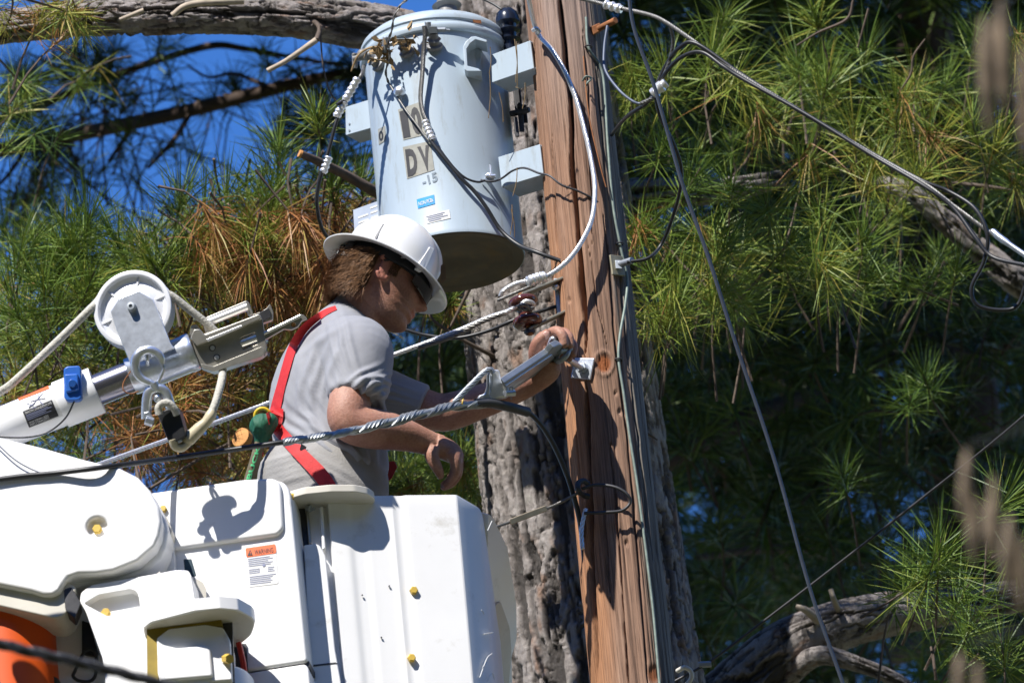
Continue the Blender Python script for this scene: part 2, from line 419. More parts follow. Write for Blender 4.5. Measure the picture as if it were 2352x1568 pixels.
# ---------------------------------------------------------------- bark
bm_ = bpy.data.materials.new('pine bark'); bm_.use_nodes = True
N, L = bm_.node_tree.nodes, bm_.node_tree.links; B = N['Principled BSDF']; tc = N.new('ShaderNodeTexCoord')
a1 = nz(14, (1, 1, .6), 8, .65); a2 = nz(60, (1, 1, .5), 7, .75)
r1 = ramp(N, [(.28, (.19, .165, .15)), (.44, (.33, .295, .275)), (.6, (.44, .40, .38)), (.78, (.52, .475, .45))]); L.new(a1.outputs[0], r1.inputs[0])
pl = mixc(at_('plate'), r1.outputs[0], (.34, .20, .13))
r2 = ramp(N, [(.3, (.55, .52, .5)), (.6, (1, 1, 1))]); L.new(a2.outputs[0], r2.inputs[0])
c = mixc(.8, pl, r2.outputs[0], 'MULTIPLY')
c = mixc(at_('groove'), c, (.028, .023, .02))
a3 = nz(6, (1, 1, 1), 5, .6); r3 = ramp(N, [(.66, (0, 0, 0)), (.74, (1, 1, 1))]); L.new(a3.outputs[0], r3.inputs[0])
lm = N.new('ShaderNodeMath'); lm.operation = 'MULTIPLY'; L.new(r3.outputs[0], lm.inputs[0]); lm.inputs[1].default_value = .45
c = mixc(lm.outputs[0], c, (.36, .38, .31))
a5 = nz(4.2, (7, 7, 1.3), 9, .62); r5 = ramp(N, [(.36, (.10, .09, .08)), (.41, (1, 1, 1))]); L.new(a5.outputs[0], r5.inputs[0]); c = mixc(.6, c, r5.outputs[0], 'MULTIPLY')
L.new(c, B.inputs['Base Color']); B.inputs['Roughness'].default_value = .9
bp = N.new('ShaderNodeBump'); bp.inputs['Strength'].default_value = 1.0; bp.inputs['Distance'].default_value = .012; L.new(a2.outputs[0], bp.inputs['Height'])
b5 = N.new('ShaderNodeBump'); b5.inputs['Strength'].default_value = .8; b5.inputs['Distance'].default_value = .01; L.new(r5.outputs[0], b5.inputs['Height']); L.new(bp.outputs[0], b5.inputs['Normal']); L.new(b5.outputs[0], B.inputs['Normal'])
M['bark'] = bm_

def bark_tube(name, pts, rads, parent, nt, ns, amp, cell, org=None, extra_r=None, **kw):
    """bark covered limb: tapered loft, plates and cracks as real relief"""
    p = np.array([tuple(a)+(r,) for a, r in zip(pts, rads)]); p = cr(p, max(2, ns//max(1, len(pts)-1)))
    fr_ = frames(p[:, :3]); nr = len(p)
    seg = np.r_[0, np.cumsum(np.linalg.norm(np.diff(p[:, :3], axis=0), axis=1))]
    C = np.array([tuple(f[0]) for f in fr_]); A = np.array([tuple(f[2]) for f in fr_]); Bv = np.array([tuple(f[3]) for f in fr_])
    T = np.linspace(0, 2*np.pi, nt, endpoint=False)[None, :]; Sg = seg[:, None]+0*T; Rr = p[:, 3][:, None]+0*T; T = T+0*Sg
    rm = float(np.mean(rads)); per = max(4, int(round(2*math.pi*rm/cell))); sd = (hash(name)*0+len(pts)*3.7+rm*91) % 50
    nx = np.stack([np.cos(T)*rm/cell, np.sin(T)*rm/cell, Sg/cell*.5], -1)
    w1 = fbm(nx*1.0+sd, 4)-.5; w2 = fbm(nx*1.0+sd+31, 4)-.5
    def q3(fr, az_, o): return np.stack([nx[..., 0]*fr, nx[..., 1]*fr, nx[..., 2]*2*az_], -1)+sd+o
    wx = np.stack([w1, w2, w1*0], -1)*1.1
    n1 = fbm(q3(1.05, .30, 0)+wx, 4); n2 = fbm(q3(1.5, .50, 50)-wx, 4); n3 = fbm(q3(.8, 1.0, 90)+wx, 4)
    m1 = np.clip((fbm(q3(.6, .35, 20), 3)-.36)*6, 0, 1); m2 = np.clip((fbm(q3(.9, .5, 70), 3)-.45)*7, 0, 1); m3 = np.clip((fbm(q3(1.0, .6, 120), 3)-.50)*7, 0, 1)
    dsz = float(np.mean(np.diff(seg))); dst = 2*math.pi*rm/nt
    def fis(n_, w_):
        ga, gb = np.gradient(n_); gm_ = np.hypot(ga/dsz, gb/dst)+1e-3
        return np.exp(-((n_-.5)/(gm_*w_))**2)
    ww_ = amp*.26; s1 = fbm(q3(2.3, .30, 300)+wx*.5, 5); s2 = fbm(q3(3.6, .6, 330)-wx*.4, 5)
    strokes = np.maximum(np.clip((s1-.585)*24, 0, 1), .7*np.clip((s2-.635)*20, 0, 1))
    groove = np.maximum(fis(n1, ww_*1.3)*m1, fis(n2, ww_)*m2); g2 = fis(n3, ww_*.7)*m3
    tq = fbm(q3(1.25, .45, 140)+wx, 4)*11; fr2 = tq-np.floor(tq); terr = (np.floor(tq)+np.clip(fr2/.16, 0, 1))/11-.5
    tq2 = fbm(q3(3.6, 1.3, 170), 3)*7; f3 = tq2-np.floor(tq2); t2 = (np.floor(tq2)+np.clip(f3/.3, 0, 1))/7-.5
    rough = fbm(q3(9, 5, 200), 4)-.5; lump = fbm(nx*.35+sd+3, 3)-.5; cidb = fbm(q3(2.2, .9, 220), 3)*1.3
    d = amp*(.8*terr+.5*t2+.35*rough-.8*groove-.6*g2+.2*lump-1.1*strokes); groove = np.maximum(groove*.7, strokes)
    rad = Rr+d
    co = C[:, None, :]+A[:, None, :]*(rad*np.cos(T))[..., None]+Bv[:, None, :]*(rad*np.sin(T))[..., None]
    co[0] = C[0]; co[-1] = C[-1]
    me = grid_mesh(name, co)
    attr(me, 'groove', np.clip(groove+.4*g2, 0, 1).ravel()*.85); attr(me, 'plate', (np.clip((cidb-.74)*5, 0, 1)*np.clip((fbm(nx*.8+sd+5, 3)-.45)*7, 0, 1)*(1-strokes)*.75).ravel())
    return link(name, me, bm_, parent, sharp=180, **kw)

TRD = 1.15
b0 = P(1384, 1568, TRD-.36); b1 = P(1270, 700, TRD); b2 = P(1196, 0, TRD+.33)
dn = (b0-b1).normalized(); tb = b0+dn*(b0.z/abs(dn.z)); up = (b2-b1).normalized(); tt = b2+up*5
pine = thing('pine_tree', tb, 'big pine with grey flaky bark trunk right behind the utility pole', 'tree')
def lerp(a, b, t): return a+(b-a)*t
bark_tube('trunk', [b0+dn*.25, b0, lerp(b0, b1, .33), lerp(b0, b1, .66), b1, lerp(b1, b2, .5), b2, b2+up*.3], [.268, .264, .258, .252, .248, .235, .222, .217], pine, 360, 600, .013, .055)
me = MB().tube([tb, lerp(tb, b0, .5), b0+dn*.2], [.36, .30, .25], 24); build(me, 'trunk', bm_, pine)
me = MB().tube([b2+up*.25, b2+up*2, tt], [.196, .15, .06], 24); build(me, 'trunk', bm_, pine)
def px3(l): return [P(*a) for a in l]
def limb(pp, rr, parent=None, nt=70, ns=160, amp=.010, cell=.045):
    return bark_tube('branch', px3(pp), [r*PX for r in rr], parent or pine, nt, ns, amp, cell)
limb([(1190, 190, 1.5), (1050, 125, 1.2), (900, 72, 1.05), (760, 48, 1.0), (600, 32, 1.0), (460, 30, 1.0), (330, 40, 1.0), (190, 42, 1.0), (40, 60, 1.0), (-160, 90, 1.05)], [72, 66, 60, 56, 52, 50, 47, 44, 40, 34], nt=150, ns=330, amp=.012)
limb([(1560, 1720, 1.15), (1690, 1600, 1.22), (1790, 1505, 1.24), (1900, 1445, 1.26), (2030, 1412, 1.28), (2170, 1392, 1.32), (2330, 1368, 1.38), (2480, 1330, 1.4)], [94, 88, 76, 64, 55, 47, 42, 36], nt=170, ns=330, amp=.009)
limb([(1800, 1560, 1.22), (1880, 1505, 1.16), (1980, 1528, 1.14), (2060, 1562, 1.14), (2150, 1620, 1.14)], [30, 24, 19, 17, 14], amp=.004, cell=.025)
limb([(2560, 760, 2.2), (2420, 690, 2.1), (2330, 640, 2.0), (2250, 575, 2.0), (2160, 500, 2.0), (2080, 440, 2.0), (2000, 415, 2.05)], [46, 42, 38, 32, 28, 24, 18], amp=.010)
limb([(1290, 470, 1.75), (1420, 450, 1.65), (1540, 442, 1.6), (1660, 436, 1.7), (1800, 410, 1.8)], [46, 42, 38, 32, 22], amp=.010)
# broken dry sticks on the limbs
def stick(pp, rr, m=None, nm='twig', n=8, parent=None):
    mb = MB().tube(cr(px3(pp), 6), list(np.interp(np.linspace(0, 1, 6*(len(pp)-1)+1), np.linspace(0, 1, len(rr)), [r*PX for r in rr])), n)
    return build(mb, nm, m or M['twig'], parent or pine, sharp=60)
M['palestick'] = mat('bleached dead wood', (.42, .35, .27), .85, var=.25, scale=30, bump=.4)
stick([(614, 163, .85), (660, 138, .85), (727, 92, .86)], [6, 6, 7.5], M['palestick'])
stick([(727, 92, .87), (733, 62, .92), (700, 36, .97)], [6, 6, 7], M['twig'])
stick([(395, 36, .9), (440, 10, .9), (560, 2, .92)], [7, 8, 9], M['palestick'])
stick([(275, 46, .9), (330, 24, .9)], [5, 6], M['palestick'])
stick([(735, 60, .9), (742, 150, .88), (760, 215, .88), (790, 250, .88)], [2, 2, 2, 1])
stick([(1828, 1392, 1.16), (1850, 1400, 1.16), (1880, 1425, 1.19)], [6, 9, 12], M['palestick'])
stick([(1908, 1352, 1.16), (1915, 1375, 1.16), (1925, 1400, 1.22)], [6, 7, 9], M['palestick'])
for pp, rr in (([(2170, 600, 1.5), (2150, 650, 1.5), (2120, 702, 1.5)], [5, 4, 2]), ([(2125, 90, 1.4), (2098, 130, 1.4), (2092, 170, 1.4), (2060, 220, 1.4)], [2, 3, 3, 2]),
               ([(1960, 0, 1.3), (1945, 45, 1.3), (1880, 75, 1.3), (1830, 105, 1.3)], [3, 4, 3, 2]), ([(1995, 20, 1.3), (1970, 110, 1.3)], [3, 2]),
               ([(2250, 1500, .7), (2215, 1540, .7)], [4, 4]), ([(2140, 1485, .65), (2146, 1530, .62), (2150, 1560, .62)], [5, 4, 4]),
               ([(1090, 640, .9), (1060, 700, .9), (1030, 760, .9)], [5, 4, 3]), ([(540, 870, .9), (640, 660, .9), (760, 610, .9), (830, 600, .95)], [3, 4, 5, 5]), ([(980, 700, .9), (1000, 740, .88), (1080, 790, .9), (1160, 830, .95)], [3, 4, 5, 6]),
               ([(420, 640, .9), (480, 700, .9), (540, 760, .9)], [4, 4, 3]), ([(200, 1210, .6), (430, 1070, .7), (560, 1000, .8)], [3, 4, 4]),
               ([(2180, 420, 1.8), (2240, 425, 1.7), (2330, 440, 1.7), (2352, 455, 1.7)], [4, 5, 5, 4]), ([(1420, 960, .8), (1470, 985, .75), (1510, 1010, .75)], [3, 4, 2])):
    stick(pp, rr)
stick([(690, 353, .62), (740, 375, .68), (800, 405, .75), (870, 445, .82), (980, 500, 1.1), (1160, 570, 1.6)], [9, 11, 12, 14, 17, 20], nm='branch')
e0, e1 = P(687, 352, .62), P(692, 354.2, .622); build(MB().cyl(e0, e1, 9.2*PX, 9.6*PX, 16), 'cut_end', M['cutwood'], pine)
stick([(552, 1003, .75), (640, 1000, 1.0), (900, 960, 1.2), (1140, 920, 1.55)], [12, 13, 17, 20], nm='branch')
c_, a_ = P(552, 1003, .74), (-F*.55-R*.45+U*.35).normalized()
build(MB().lathe(c_, a_, [(0, -.02), (.026, -.02), (.027, 0), (0, .001)], 20), 'cut_end', M['cutwood'], pine)
# bark flakes peeling off the right side of the trunk
mb = MB()
for x, y, s in ((1512, 1085, 24), (1545, 1290, 28), (1560, 1480, 40), (1532, 1180, 18), (1528, 1400, 22)):
    a, b, c = P(x-s*.9, y-s, 1.05-(y-1085)*.00049), P(x+s*.6, y+s*.6, .91-(y-1085)*.00049), P(x-s*.9, y+s*1.2, 1.05-(y-1085)*.00049); d = -F*.008
    mb.prism([a, lerp(a, b, .6)+R*.004, b, lerp(b, c, .5)+U*.006, c], d)
build(mb, 'bark_flakes', bm_, pine)

# ---------------------------------------------------------------- needles
nm_ = bpy.data.materials.new('pine needles'); nm_.use_nodes = True
N, L = nm_.node_tree.nodes, nm_.node_tree.links; B = N['Principled BSDF']; tc = N.new('ShaderNodeTexCoord')
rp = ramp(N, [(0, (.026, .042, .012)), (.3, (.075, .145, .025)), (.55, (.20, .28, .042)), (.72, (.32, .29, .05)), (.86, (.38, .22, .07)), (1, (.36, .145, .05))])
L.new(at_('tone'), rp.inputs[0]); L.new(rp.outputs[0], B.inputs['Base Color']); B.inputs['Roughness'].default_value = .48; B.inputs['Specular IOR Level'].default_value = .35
tr = N.new('ShaderNodeBsdfTranslucent'); L.new(rp.outputs[0], tr.inputs[0]); mx = N.new('ShaderNodeMixShader'); mx.inputs[0].default_value = .15
L.new(B.outputs[0], mx.inputs[1]); L.new(tr.outputs[0], mx.inputs[2]); L.new(mx.outputs[0], N['Material Output'].inputs[0])
M['needle'] = nm_
def needles(pos, dirs, lens, cnt, spread, tone, droop, width, name, parent, back=.5, kind=None):
    """one foliage mesh: every tuft is a spray of long thin needles round its shoot"""
    pos, dirs = np.asarray(pos, float), np.asarray(dirs, float); dirs /= np.linalg.norm(dirs, axis=1, keepdims=True)
    idx = np.repeat(np.arange(len(pos)), cnt); m = len(idx)
    rd = rng.normal(size=(m, 3)); rd /= np.linalg.norm(rd, axis=1, keepdims=True)
    along = rng.random(m)
    sp = np.asarray(spread)[idx][:, None]
    d = dirs[idx]*(1-sp*.55)+rd*sp; d -= dirs[idx]*(along*.35)[:, None]; d /= np.linalg.norm(d, axis=1, keepdims=True)
    Ln = np.asarray(lens)[idx]*(.62+.45*rng.random(m))
    p0 = pos[idx]-dirs[idx]*(along*np.asarray(lens)[idx]*back)[:, None]
    dr = (np.asarray(droop)[idx]*(.5+rng.random(m)))[:, None]*np.array([0, 0, -1.])
    w = np.asarray(width)[idx][:, None]*(.7+.6*rng.random((m, 1)))
    sd = np.cross(d, rng.normal(size=(m, 3))); sd /= np.linalg.norm(sd, axis=1, keepdims=True)
    p1 = p0+d*(Ln*.55)[:, None]+dr*(Ln*.3)[:, None]; p2 = p0+d*Ln[:, None]+dr*Ln[:, None]
    v = np.stack([p0-sd*w*.4, p0+sd*w*.4, p1-sd*w*.5, p1+sd*w*.5, p2], 1).reshape(-1, 3)
    b = np.arange(m)[:, None]*5
    loops = np.concatenate([b+np.array([0, 1, 3, 2]), b+np.array([2, 3, 4])], 1).ravel()
    starts = (np.arange(m)[:, None]*7+np.array([0, 4])).ravel()
    me = bpy.data.meshes.new(name); me.vertices.add(len(v)); setco_raw(me, v)
    me.loops.add(len(loops)); me.loops.foreach_set('vertex_index', loops.astype(np.int32))
    me.polygons.add(len(starts)); me.polygons.foreach_set('loop_start', starts.astype(np.int32))
    me.update(calc_edges=True)
    tn = np.clip(np.asarray(tone)[idx]+rng.normal(size=m)*.085+(along-.3)*.16, 0, 1)
    attr(me, 'tone', np.repeat(tn, 5))
    return link(name, me, nm_, parent, sharp=0, kind=kind)
class Spray:
    def __init__(s): s.p, s.d, s.l, s.n, s.s, s.t, s.g, s.w, s.tw = [], [], [], [], [], [], [], [], []
    def add(s, p, d, l=.15, n=110, sp=.75, t=.4, g=.08, w=.0022, twig=.22, tr_=.0032):
        s.p.append(tuple(p)); s.d.append(tuple(d)); s.l.append(l); s.n.append(n); s.s.append(sp); s.t.append(t); s.g.append(g); s.w.append(w)
        if twig: s.tw.append((vec(p), vec(d).normalized(), twig, tr_))
    def emit(s, parent, name='foliage', twigmat=None):
        needles(s.p, s.d, s.l, s.n, s.s, s.t, s.g, s.w, name, parent)
        mb = MB()
        for p, d, l, r in s.tw:
            k = Vector((random.uniform(-.3, .3), random.uniform(-.3, .3), random.uniform(-.5, .0)))
            mb.tube([p+d*.02, p-d*l*.5, p-d*l+k*l*.35, p-d*l*1.6+k*l*1.3], [r*.5, r*.8, r, r*1.3], 5)
        build(mb, 'twigs', twigmat or M['twig'], parent, sharp=60, kind='stuff')
def rd3(k=1.0): return Vector((random.gauss(0, k), random.gauss(0, k), random.gauss(0, k)))
def upd(sx=0.0, sy=1.0, sz=-.3, k=.35): return (R*sx+U*sy+F*sz+rd3(k)).normalized()

near = Spray()
# tufts one can tell apart, right of the pole: (x, y, depth, length px, tone)
for x, y, d, l, t in ((1455, 175, 1.3, 130, .52), (1530, 150, 1.2, 140, .5), (1640, 120, 1.4, 140, .48), (1700, 190, 1.3, 150, .55), (1830, 130, 1.7, 150, .45), (1760, 270, 1.3, 140, .5),
        (1900, 190, 1.5, 150, .5), (1990, 110, 1.8, 140, .4), (2060, 235, 1.4, 150, .5), (1960, 290, 1.4, 140, .55), (2130, 300, 1.4, 150, .55), (2230, 270, 1.5, 150, .52), (2010, 390, 1.3, 140, .6),
        (1850, 370, 1.3, 150, .5), (2130, 390, 1.3, 150, .58), (2290, 330, 1.5, 140, .6), (1600, 400, 1.1, 140, .35), (1530, 330, 1.2, 120, .35), (1685, 420, 1.1, 130, .38), (1760, 470, 1.0, 140, .5), (1880, 470, 1.1, 150, .5),
        (1675, 560, .9, 170, .5), (1610, 540, 1.0, 150, .48), (1560, 690, .75, 160, .52), (1515, 720, .8, 150, .55), (1650, 650, .85, 150, .45), (1875, 610, .9, 160, .5), (1810, 560, 1.1, 140, .45), (1980, 530, 1.2, 140, .42),
        (2040, 640, 1.4, 120, .38), (2130, 640, 1.5, 110, .36), (1990, 620, 1.3, 120, .35), (2200, 610, 1.4, 120, .4), (1490, 620, .9, 140, .5), (1480, 520, 1.0, 130, .45), (2120, 860, 1.7, 120, .30), (2090, 920, 1.8, 110, .34),
        (2145, 1285, .5, 170, .42), (2160, 1250, .55, 160, .38), (2120, 1330, .6, 140, .42), (2220, 1350, .7, 150, .4), (2320, 1130, .6, 170, .38), (2345, 1260, .6, 150, .45), (2300, 1470, .7, 150, .45), (2230, 1430, .8, 130, .4), (2060, 1340, .8, 110, .3),
        (1930, 1080, 1.6, 110, .3), (2340, 100, 1.5, 140, .5), (2330, 420, 1.5, 130, .45), (2240, 80, 2.0, 120, .4), (1060, 1060, 1.3, 110, .45), (1010, 1090, 1.35, 120, .5), (940, 1110, 1.3, 110, .45), (1070, 1120, 1.35, 100, .48), (900, 1130, 1.3, 120, .45),
        (1030, 690, 1.0, 90, .5), (1000, 660, 1.05, 90, .6)):
    near.add(P(x, y, d), upd(.12, .85, -.25, .30), l*PX*1.18, 100, .70, t, .06, .0026, .14)
    if t > .4 and random.random() < .6:           # last year's needles hanging under the shoot
        near.add(P(x+random.uniform(-10, 25), y+18, d-.02), upd(.2, -.9, -.2, .25), l*PX*.9, 50, .5, random.uniform(.55, .95), .25, .0021, 0)
def region(n, poly, d0, d1, l, t, sx=0., sy=1., k=.4, n_=84, w=.0026, sp=.74, g=.08, tj=.08, dst=None, tw=.13):
    xs = [p[0] for p in poly]; ys = [p[1] for p in poly]; c = 0
    while c < n:
        x, y = random.uniform(min(xs), max(xs)), random.uniform(min(ys), max(ys)); ins = False; j = len(poly)-1
        for i in range(len(poly)):
            if (poly[i][1] > y) != (poly[j][1] > y) and x < (poly[j][0]-poly[i][0])*(y-poly[i][1])/(poly[j][1]-poly[i][1])+poly[i][0]: ins = not ins
            j = i
        if not ins: continue
        c += 1; (dst or near).add(P(x, y, random.uniform(d0, d1)), upd(sx, sy, -.25, k), random.uniform(*l)*PX*1.12, n_, sp, t+random.gauss(0, tj), g, w, tw)
region(36, [(1400, 0), (2352, 0), (2352, 560), (1500, 700), (1420, 500)], 1.6, 2.8, (110, 150), .46, .1)
region(16, [(1420, 500), (1900, 500), (2000, 660), (1720, 700), (1700, 760), (1480, 780)], 1.0, 1.8, (120, 150), .46)
left = Spray()
for x, y, d, l, t in ((205, 500, .9, 160, .40), (190, 540, .9, 150, .42), (150, 560, 1.0, 150, .4), (420, 440, .9, 150, .40), (470, 480, .9, 150, .42), (520, 440, 1.0, 150, .42), (560, 480, .95, 150, .45), (610, 450, .9, 140, .45), (330, 560, .8, 150, .44),
        (380, 590, .8, 150, .46), (270, 560, .85, 150, .42), (100, 640, .8, 150, .42), (50, 560, .9, 150, .4), (30, 700, .8, 150, .42), (130, 720, .8, 150, .45), (210, 640, .8, 150, .46), (650, 400, 1.0, 130, .42), (725, 260, .9, 100, .52), (640, 330, 1.2, 130, .4),
        (760, 420, .95, 110, .45), (820, 400, 1.0, 110, .4), (560, 560, .8, 140, .58), (480, 600, .8, 140, .6), (620, 540, .8, 140, .62)):
    left.add(P(x, y, d), upd(.05, .95, -.25, .28), l*PX*1.28, 110, .62, t, .08, .0026, .14)
region(52, [(0, 540), (560, 560), (520, 700), (300, 900), (0, 960)], .8, 1.8, (110, 150), .47, .0, .7, .5, dst=left)
region(26, [(420, 520), (860, 430), (760, 700), (420, 680)], .8, 1.6, (110, 140), .68, .0, -.2, .6, g=.3, tj=.15, dst=left)
region(52, [(500, 500), (780, 470), (800, 620), (700, 730), (560, 700), (420, 640)], .7, 1.2, (90, 130), .93, .05, -.9, .35, n_=60, sp=.5, g=.35, tj=.06, dst=left)
region(46, [(380, 760), (640, 740), (640, 1100), (260, 1080), (240, 960)], .7, 1.5, (90, 130), .9, .1, .3, .6, n_=60, g=.2, tj=.1, dst=left)
region(34, [(0, 780), (560, 760), (620, 1000), (420, 1110), (0, 1000)], .8, 1.9, (110, 140), .6, .1, .5, .6, g=.1, tj=.14, dst=left)
region(14, [(860, 1040), (1110, 1040), (1110, 1140), (860, 1140)], 1.3, 1.9, (100, 120), .5, .1, .6, .5)
region(12, [(0, 0), (220, 0), (200, 110), (0, 130)], .7, .9, (80, 110), .7, .0, -.3, .6, n_=40, dst=left)
region(10, [(0, 130), (240, 120), (160, 330), (0, 330)], 1.6, 2.6, (110, 130), .45, .0, .2, .6, n_=40, dst=left)
near.emit(pine); left.emit(pine)

# ---------------------------------------------------------------- pines behind, mostly shaded by high crowns put in above the frame
M['darkbark'] = mat('dark pine bark', (.075, .05, .038), .9, var=.35, scale=9, bump=.6, bscale=30, stretch=(1, 1, .4))  # colour darker than the near bark, to imitate shade
def back_pine(lab, base_px, trunk_r, boughs, regs):  # low tones in regs darken the needle colour to imitate shade
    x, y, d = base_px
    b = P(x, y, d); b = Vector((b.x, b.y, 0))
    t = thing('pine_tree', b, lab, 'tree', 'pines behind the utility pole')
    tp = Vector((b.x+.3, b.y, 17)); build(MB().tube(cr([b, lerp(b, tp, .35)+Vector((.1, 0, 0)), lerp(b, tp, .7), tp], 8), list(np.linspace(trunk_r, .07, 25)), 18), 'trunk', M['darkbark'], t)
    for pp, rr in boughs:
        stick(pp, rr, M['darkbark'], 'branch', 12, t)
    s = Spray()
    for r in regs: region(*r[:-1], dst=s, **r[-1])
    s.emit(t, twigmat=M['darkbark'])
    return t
full = [(-60, -40), (900, -40), (900, 1150), (-60, 1150)]
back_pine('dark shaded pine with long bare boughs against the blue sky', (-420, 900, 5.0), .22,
    [([(-420, 420, 5.0), (-60, 355, 4.9), (0, 345, 4.8), (220, 300, 4.6), (430, 255, 4.4), (600, 212, 4.3), (760, 175, 4.3), (950, 150, 4.3)], [26, 24, 23, 21, 20, 19, 16, 12]),
     ([(-420, 360, 5.0), (0, 275, 5.0), (180, 205, 4.9), (330, 150, 4.9), (480, 106, 4.8), (560, 112, 4.8), (660, 130, 4.8), (780, 150, 4.8)], [16, 13, 12, 11, 11, 9, 7, 5]),
     ([(440, 255, 4.4), (400, 320, 4.3), (340, 385, 4.2)], [8, 7, 5]), ([(300, 300, 4.5), (250, 370, 4.4)], [8, 5]), ([(640, 210, 4.3), (540, 170, 4.4), (480, 178, 4.4), (430, 150, 4.4)], [8, 5, 4, 3]),
     ([(60, 340, 4.8), (20, 400, 4.8), (-40, 460, 4.8)], [8, 6, 4]), ([(200, 205, 4.9), (120, 150, 4.9), (60, 120, 4.9)], [6, 5, 3])],
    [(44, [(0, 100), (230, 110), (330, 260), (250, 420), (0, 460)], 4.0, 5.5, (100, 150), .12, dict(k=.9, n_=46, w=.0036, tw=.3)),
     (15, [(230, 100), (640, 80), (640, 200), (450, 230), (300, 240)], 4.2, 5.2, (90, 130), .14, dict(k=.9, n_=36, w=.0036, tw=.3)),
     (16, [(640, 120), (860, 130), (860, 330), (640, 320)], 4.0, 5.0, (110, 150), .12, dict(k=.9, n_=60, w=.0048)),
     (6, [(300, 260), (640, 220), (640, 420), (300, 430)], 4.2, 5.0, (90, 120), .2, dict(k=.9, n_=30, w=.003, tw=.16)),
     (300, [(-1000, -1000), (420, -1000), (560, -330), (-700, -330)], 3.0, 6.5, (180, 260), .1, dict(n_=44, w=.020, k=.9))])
back_pine('green and rust needled pine filling the left side below the sky gap', (1225, 900, 7.0), .2,
    [([(1225, 760, 7), (900, 700, 5.5), (560, 600, 4), (700, 560, 3.4)], [16, 12, 9, 6]), ([(1225, 960, 7), (700, 900, 6), (300, 800, 5), (20, 700, 4)], [16, 13, 9, 6])],
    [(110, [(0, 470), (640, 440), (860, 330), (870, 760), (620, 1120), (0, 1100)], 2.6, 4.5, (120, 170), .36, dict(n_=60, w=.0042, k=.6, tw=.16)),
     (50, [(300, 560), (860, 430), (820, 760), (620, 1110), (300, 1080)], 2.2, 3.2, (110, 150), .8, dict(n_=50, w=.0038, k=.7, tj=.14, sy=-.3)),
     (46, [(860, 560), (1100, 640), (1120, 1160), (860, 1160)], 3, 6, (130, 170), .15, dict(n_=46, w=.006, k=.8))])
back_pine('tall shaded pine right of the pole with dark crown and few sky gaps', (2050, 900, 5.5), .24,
    [([(1400, 1130, 3.4), (1540, 1050, 3.6), (1700, 965, 4.2), (1860, 905, 4.8), (2050, 820, 5.5)], [40, 34, 28, 22, 18]), ([(2040, 700, 5.4), (2200, 800, 4.4), (2340, 790, 4)], [16, 13, 9]), ([(2050, 1300, 5.4), (1800, 1260, 4.6), (1600, 1280, 4)], [20, 15, 9]), ([(2060, 1500, 5.5), (2250, 1440, 4.6), (2400, 1440, 4)], [34, 30, 24])],
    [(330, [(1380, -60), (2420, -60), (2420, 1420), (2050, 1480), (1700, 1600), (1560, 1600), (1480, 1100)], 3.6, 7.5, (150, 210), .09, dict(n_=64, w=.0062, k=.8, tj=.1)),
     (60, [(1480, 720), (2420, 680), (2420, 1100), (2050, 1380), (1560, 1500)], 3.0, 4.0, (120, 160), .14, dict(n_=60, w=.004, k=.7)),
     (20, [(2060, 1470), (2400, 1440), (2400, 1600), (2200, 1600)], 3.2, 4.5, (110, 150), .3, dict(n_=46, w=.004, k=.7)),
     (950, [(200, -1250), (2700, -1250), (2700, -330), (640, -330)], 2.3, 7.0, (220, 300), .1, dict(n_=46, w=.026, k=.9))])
back_pine('farthest dark pine between the trunk and the right edge', (1650, 900, 10.0), .26, [],
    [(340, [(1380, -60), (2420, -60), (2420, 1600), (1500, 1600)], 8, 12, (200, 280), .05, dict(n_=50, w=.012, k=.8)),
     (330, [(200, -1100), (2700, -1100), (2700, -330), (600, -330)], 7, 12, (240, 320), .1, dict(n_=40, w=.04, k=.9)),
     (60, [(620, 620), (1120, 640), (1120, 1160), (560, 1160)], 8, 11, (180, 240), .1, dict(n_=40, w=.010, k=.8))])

# a belt of woodland out of view, added to cut the sky fill
wb = MB(); rw = np.random.default_rng(3)
for i in range(170):
    a = math.radians(-195+210*i/169)+rw.normal()*.02; r = 30+rw.random()*10
    if -2.2 < a < -1.75 and False: continue
    h = 27+rw.random()*9; c = Vector((r*math.cos(a), r*math.sin(a), 0))
    wb.tube([c, c+ZU_*h*.5], [.3, .2], 6)
    for k in range(3): wb.sphere(c+Vector((rw.normal()*1.2, rw.normal()*1.2, h*(.30+.27*k))), 4.6-.9*k, 9, 6, rz=6.0-.6*k)
wmesh = build(wb, 'sky_block_trees', mat('woodland foliage', (.045, .06, .02), .9, var=.5, scale=.7), None, 'unseen belt of trees behind the viewpoint, added to block skylight', 'sky_block_trees', kind='stuff')
# ================================================================== transformer
ZU = Vector((0, 0, 1))
def pz(y): return (784-y)*PX*.445               # depth of the pole axis at a picture height
TO = P(1042, 597, .30); TR_ = .183
def cyl_hit(o, r, x, y):
    d = ray(x, y); ax, ay = CAM.x-o.x, CAM.y-o.y
    a = d.x*d.x+d.y*d.y; b = 2*(ax*d.x+ay*d.y); c = ax*ax+ay*ay-r*r
    q = b*b-4*a*c
    t = (-b-math.sqrt(q))/(2*a) if q > 0 else -b/(2*a)
    return CAM+d*t
def bil(q, u, v):
    (x0, y0), (x1, y1), (x2, y2), (x3, y3) = q      # TL TR BR BL
    return ((1-v)*((1-u)*x0+u*x1)+v*((1-u)*x3+u*x2), (1-v)*((1-u)*y0+u*y1)+v*((1-u)*y3+u*y2))
def patch(q, fn, n=6, m=6):
    mb = MB()
    for j in range(m+1):
        for i in range(n+1): mb.addv(fn(*bil(q, i/n, j/m)))
    for j in range(m):
        for i in range(n): a = j*(n+1)+i; mb.face(a, a+n+1, a+n+2, a+1)
    return mb
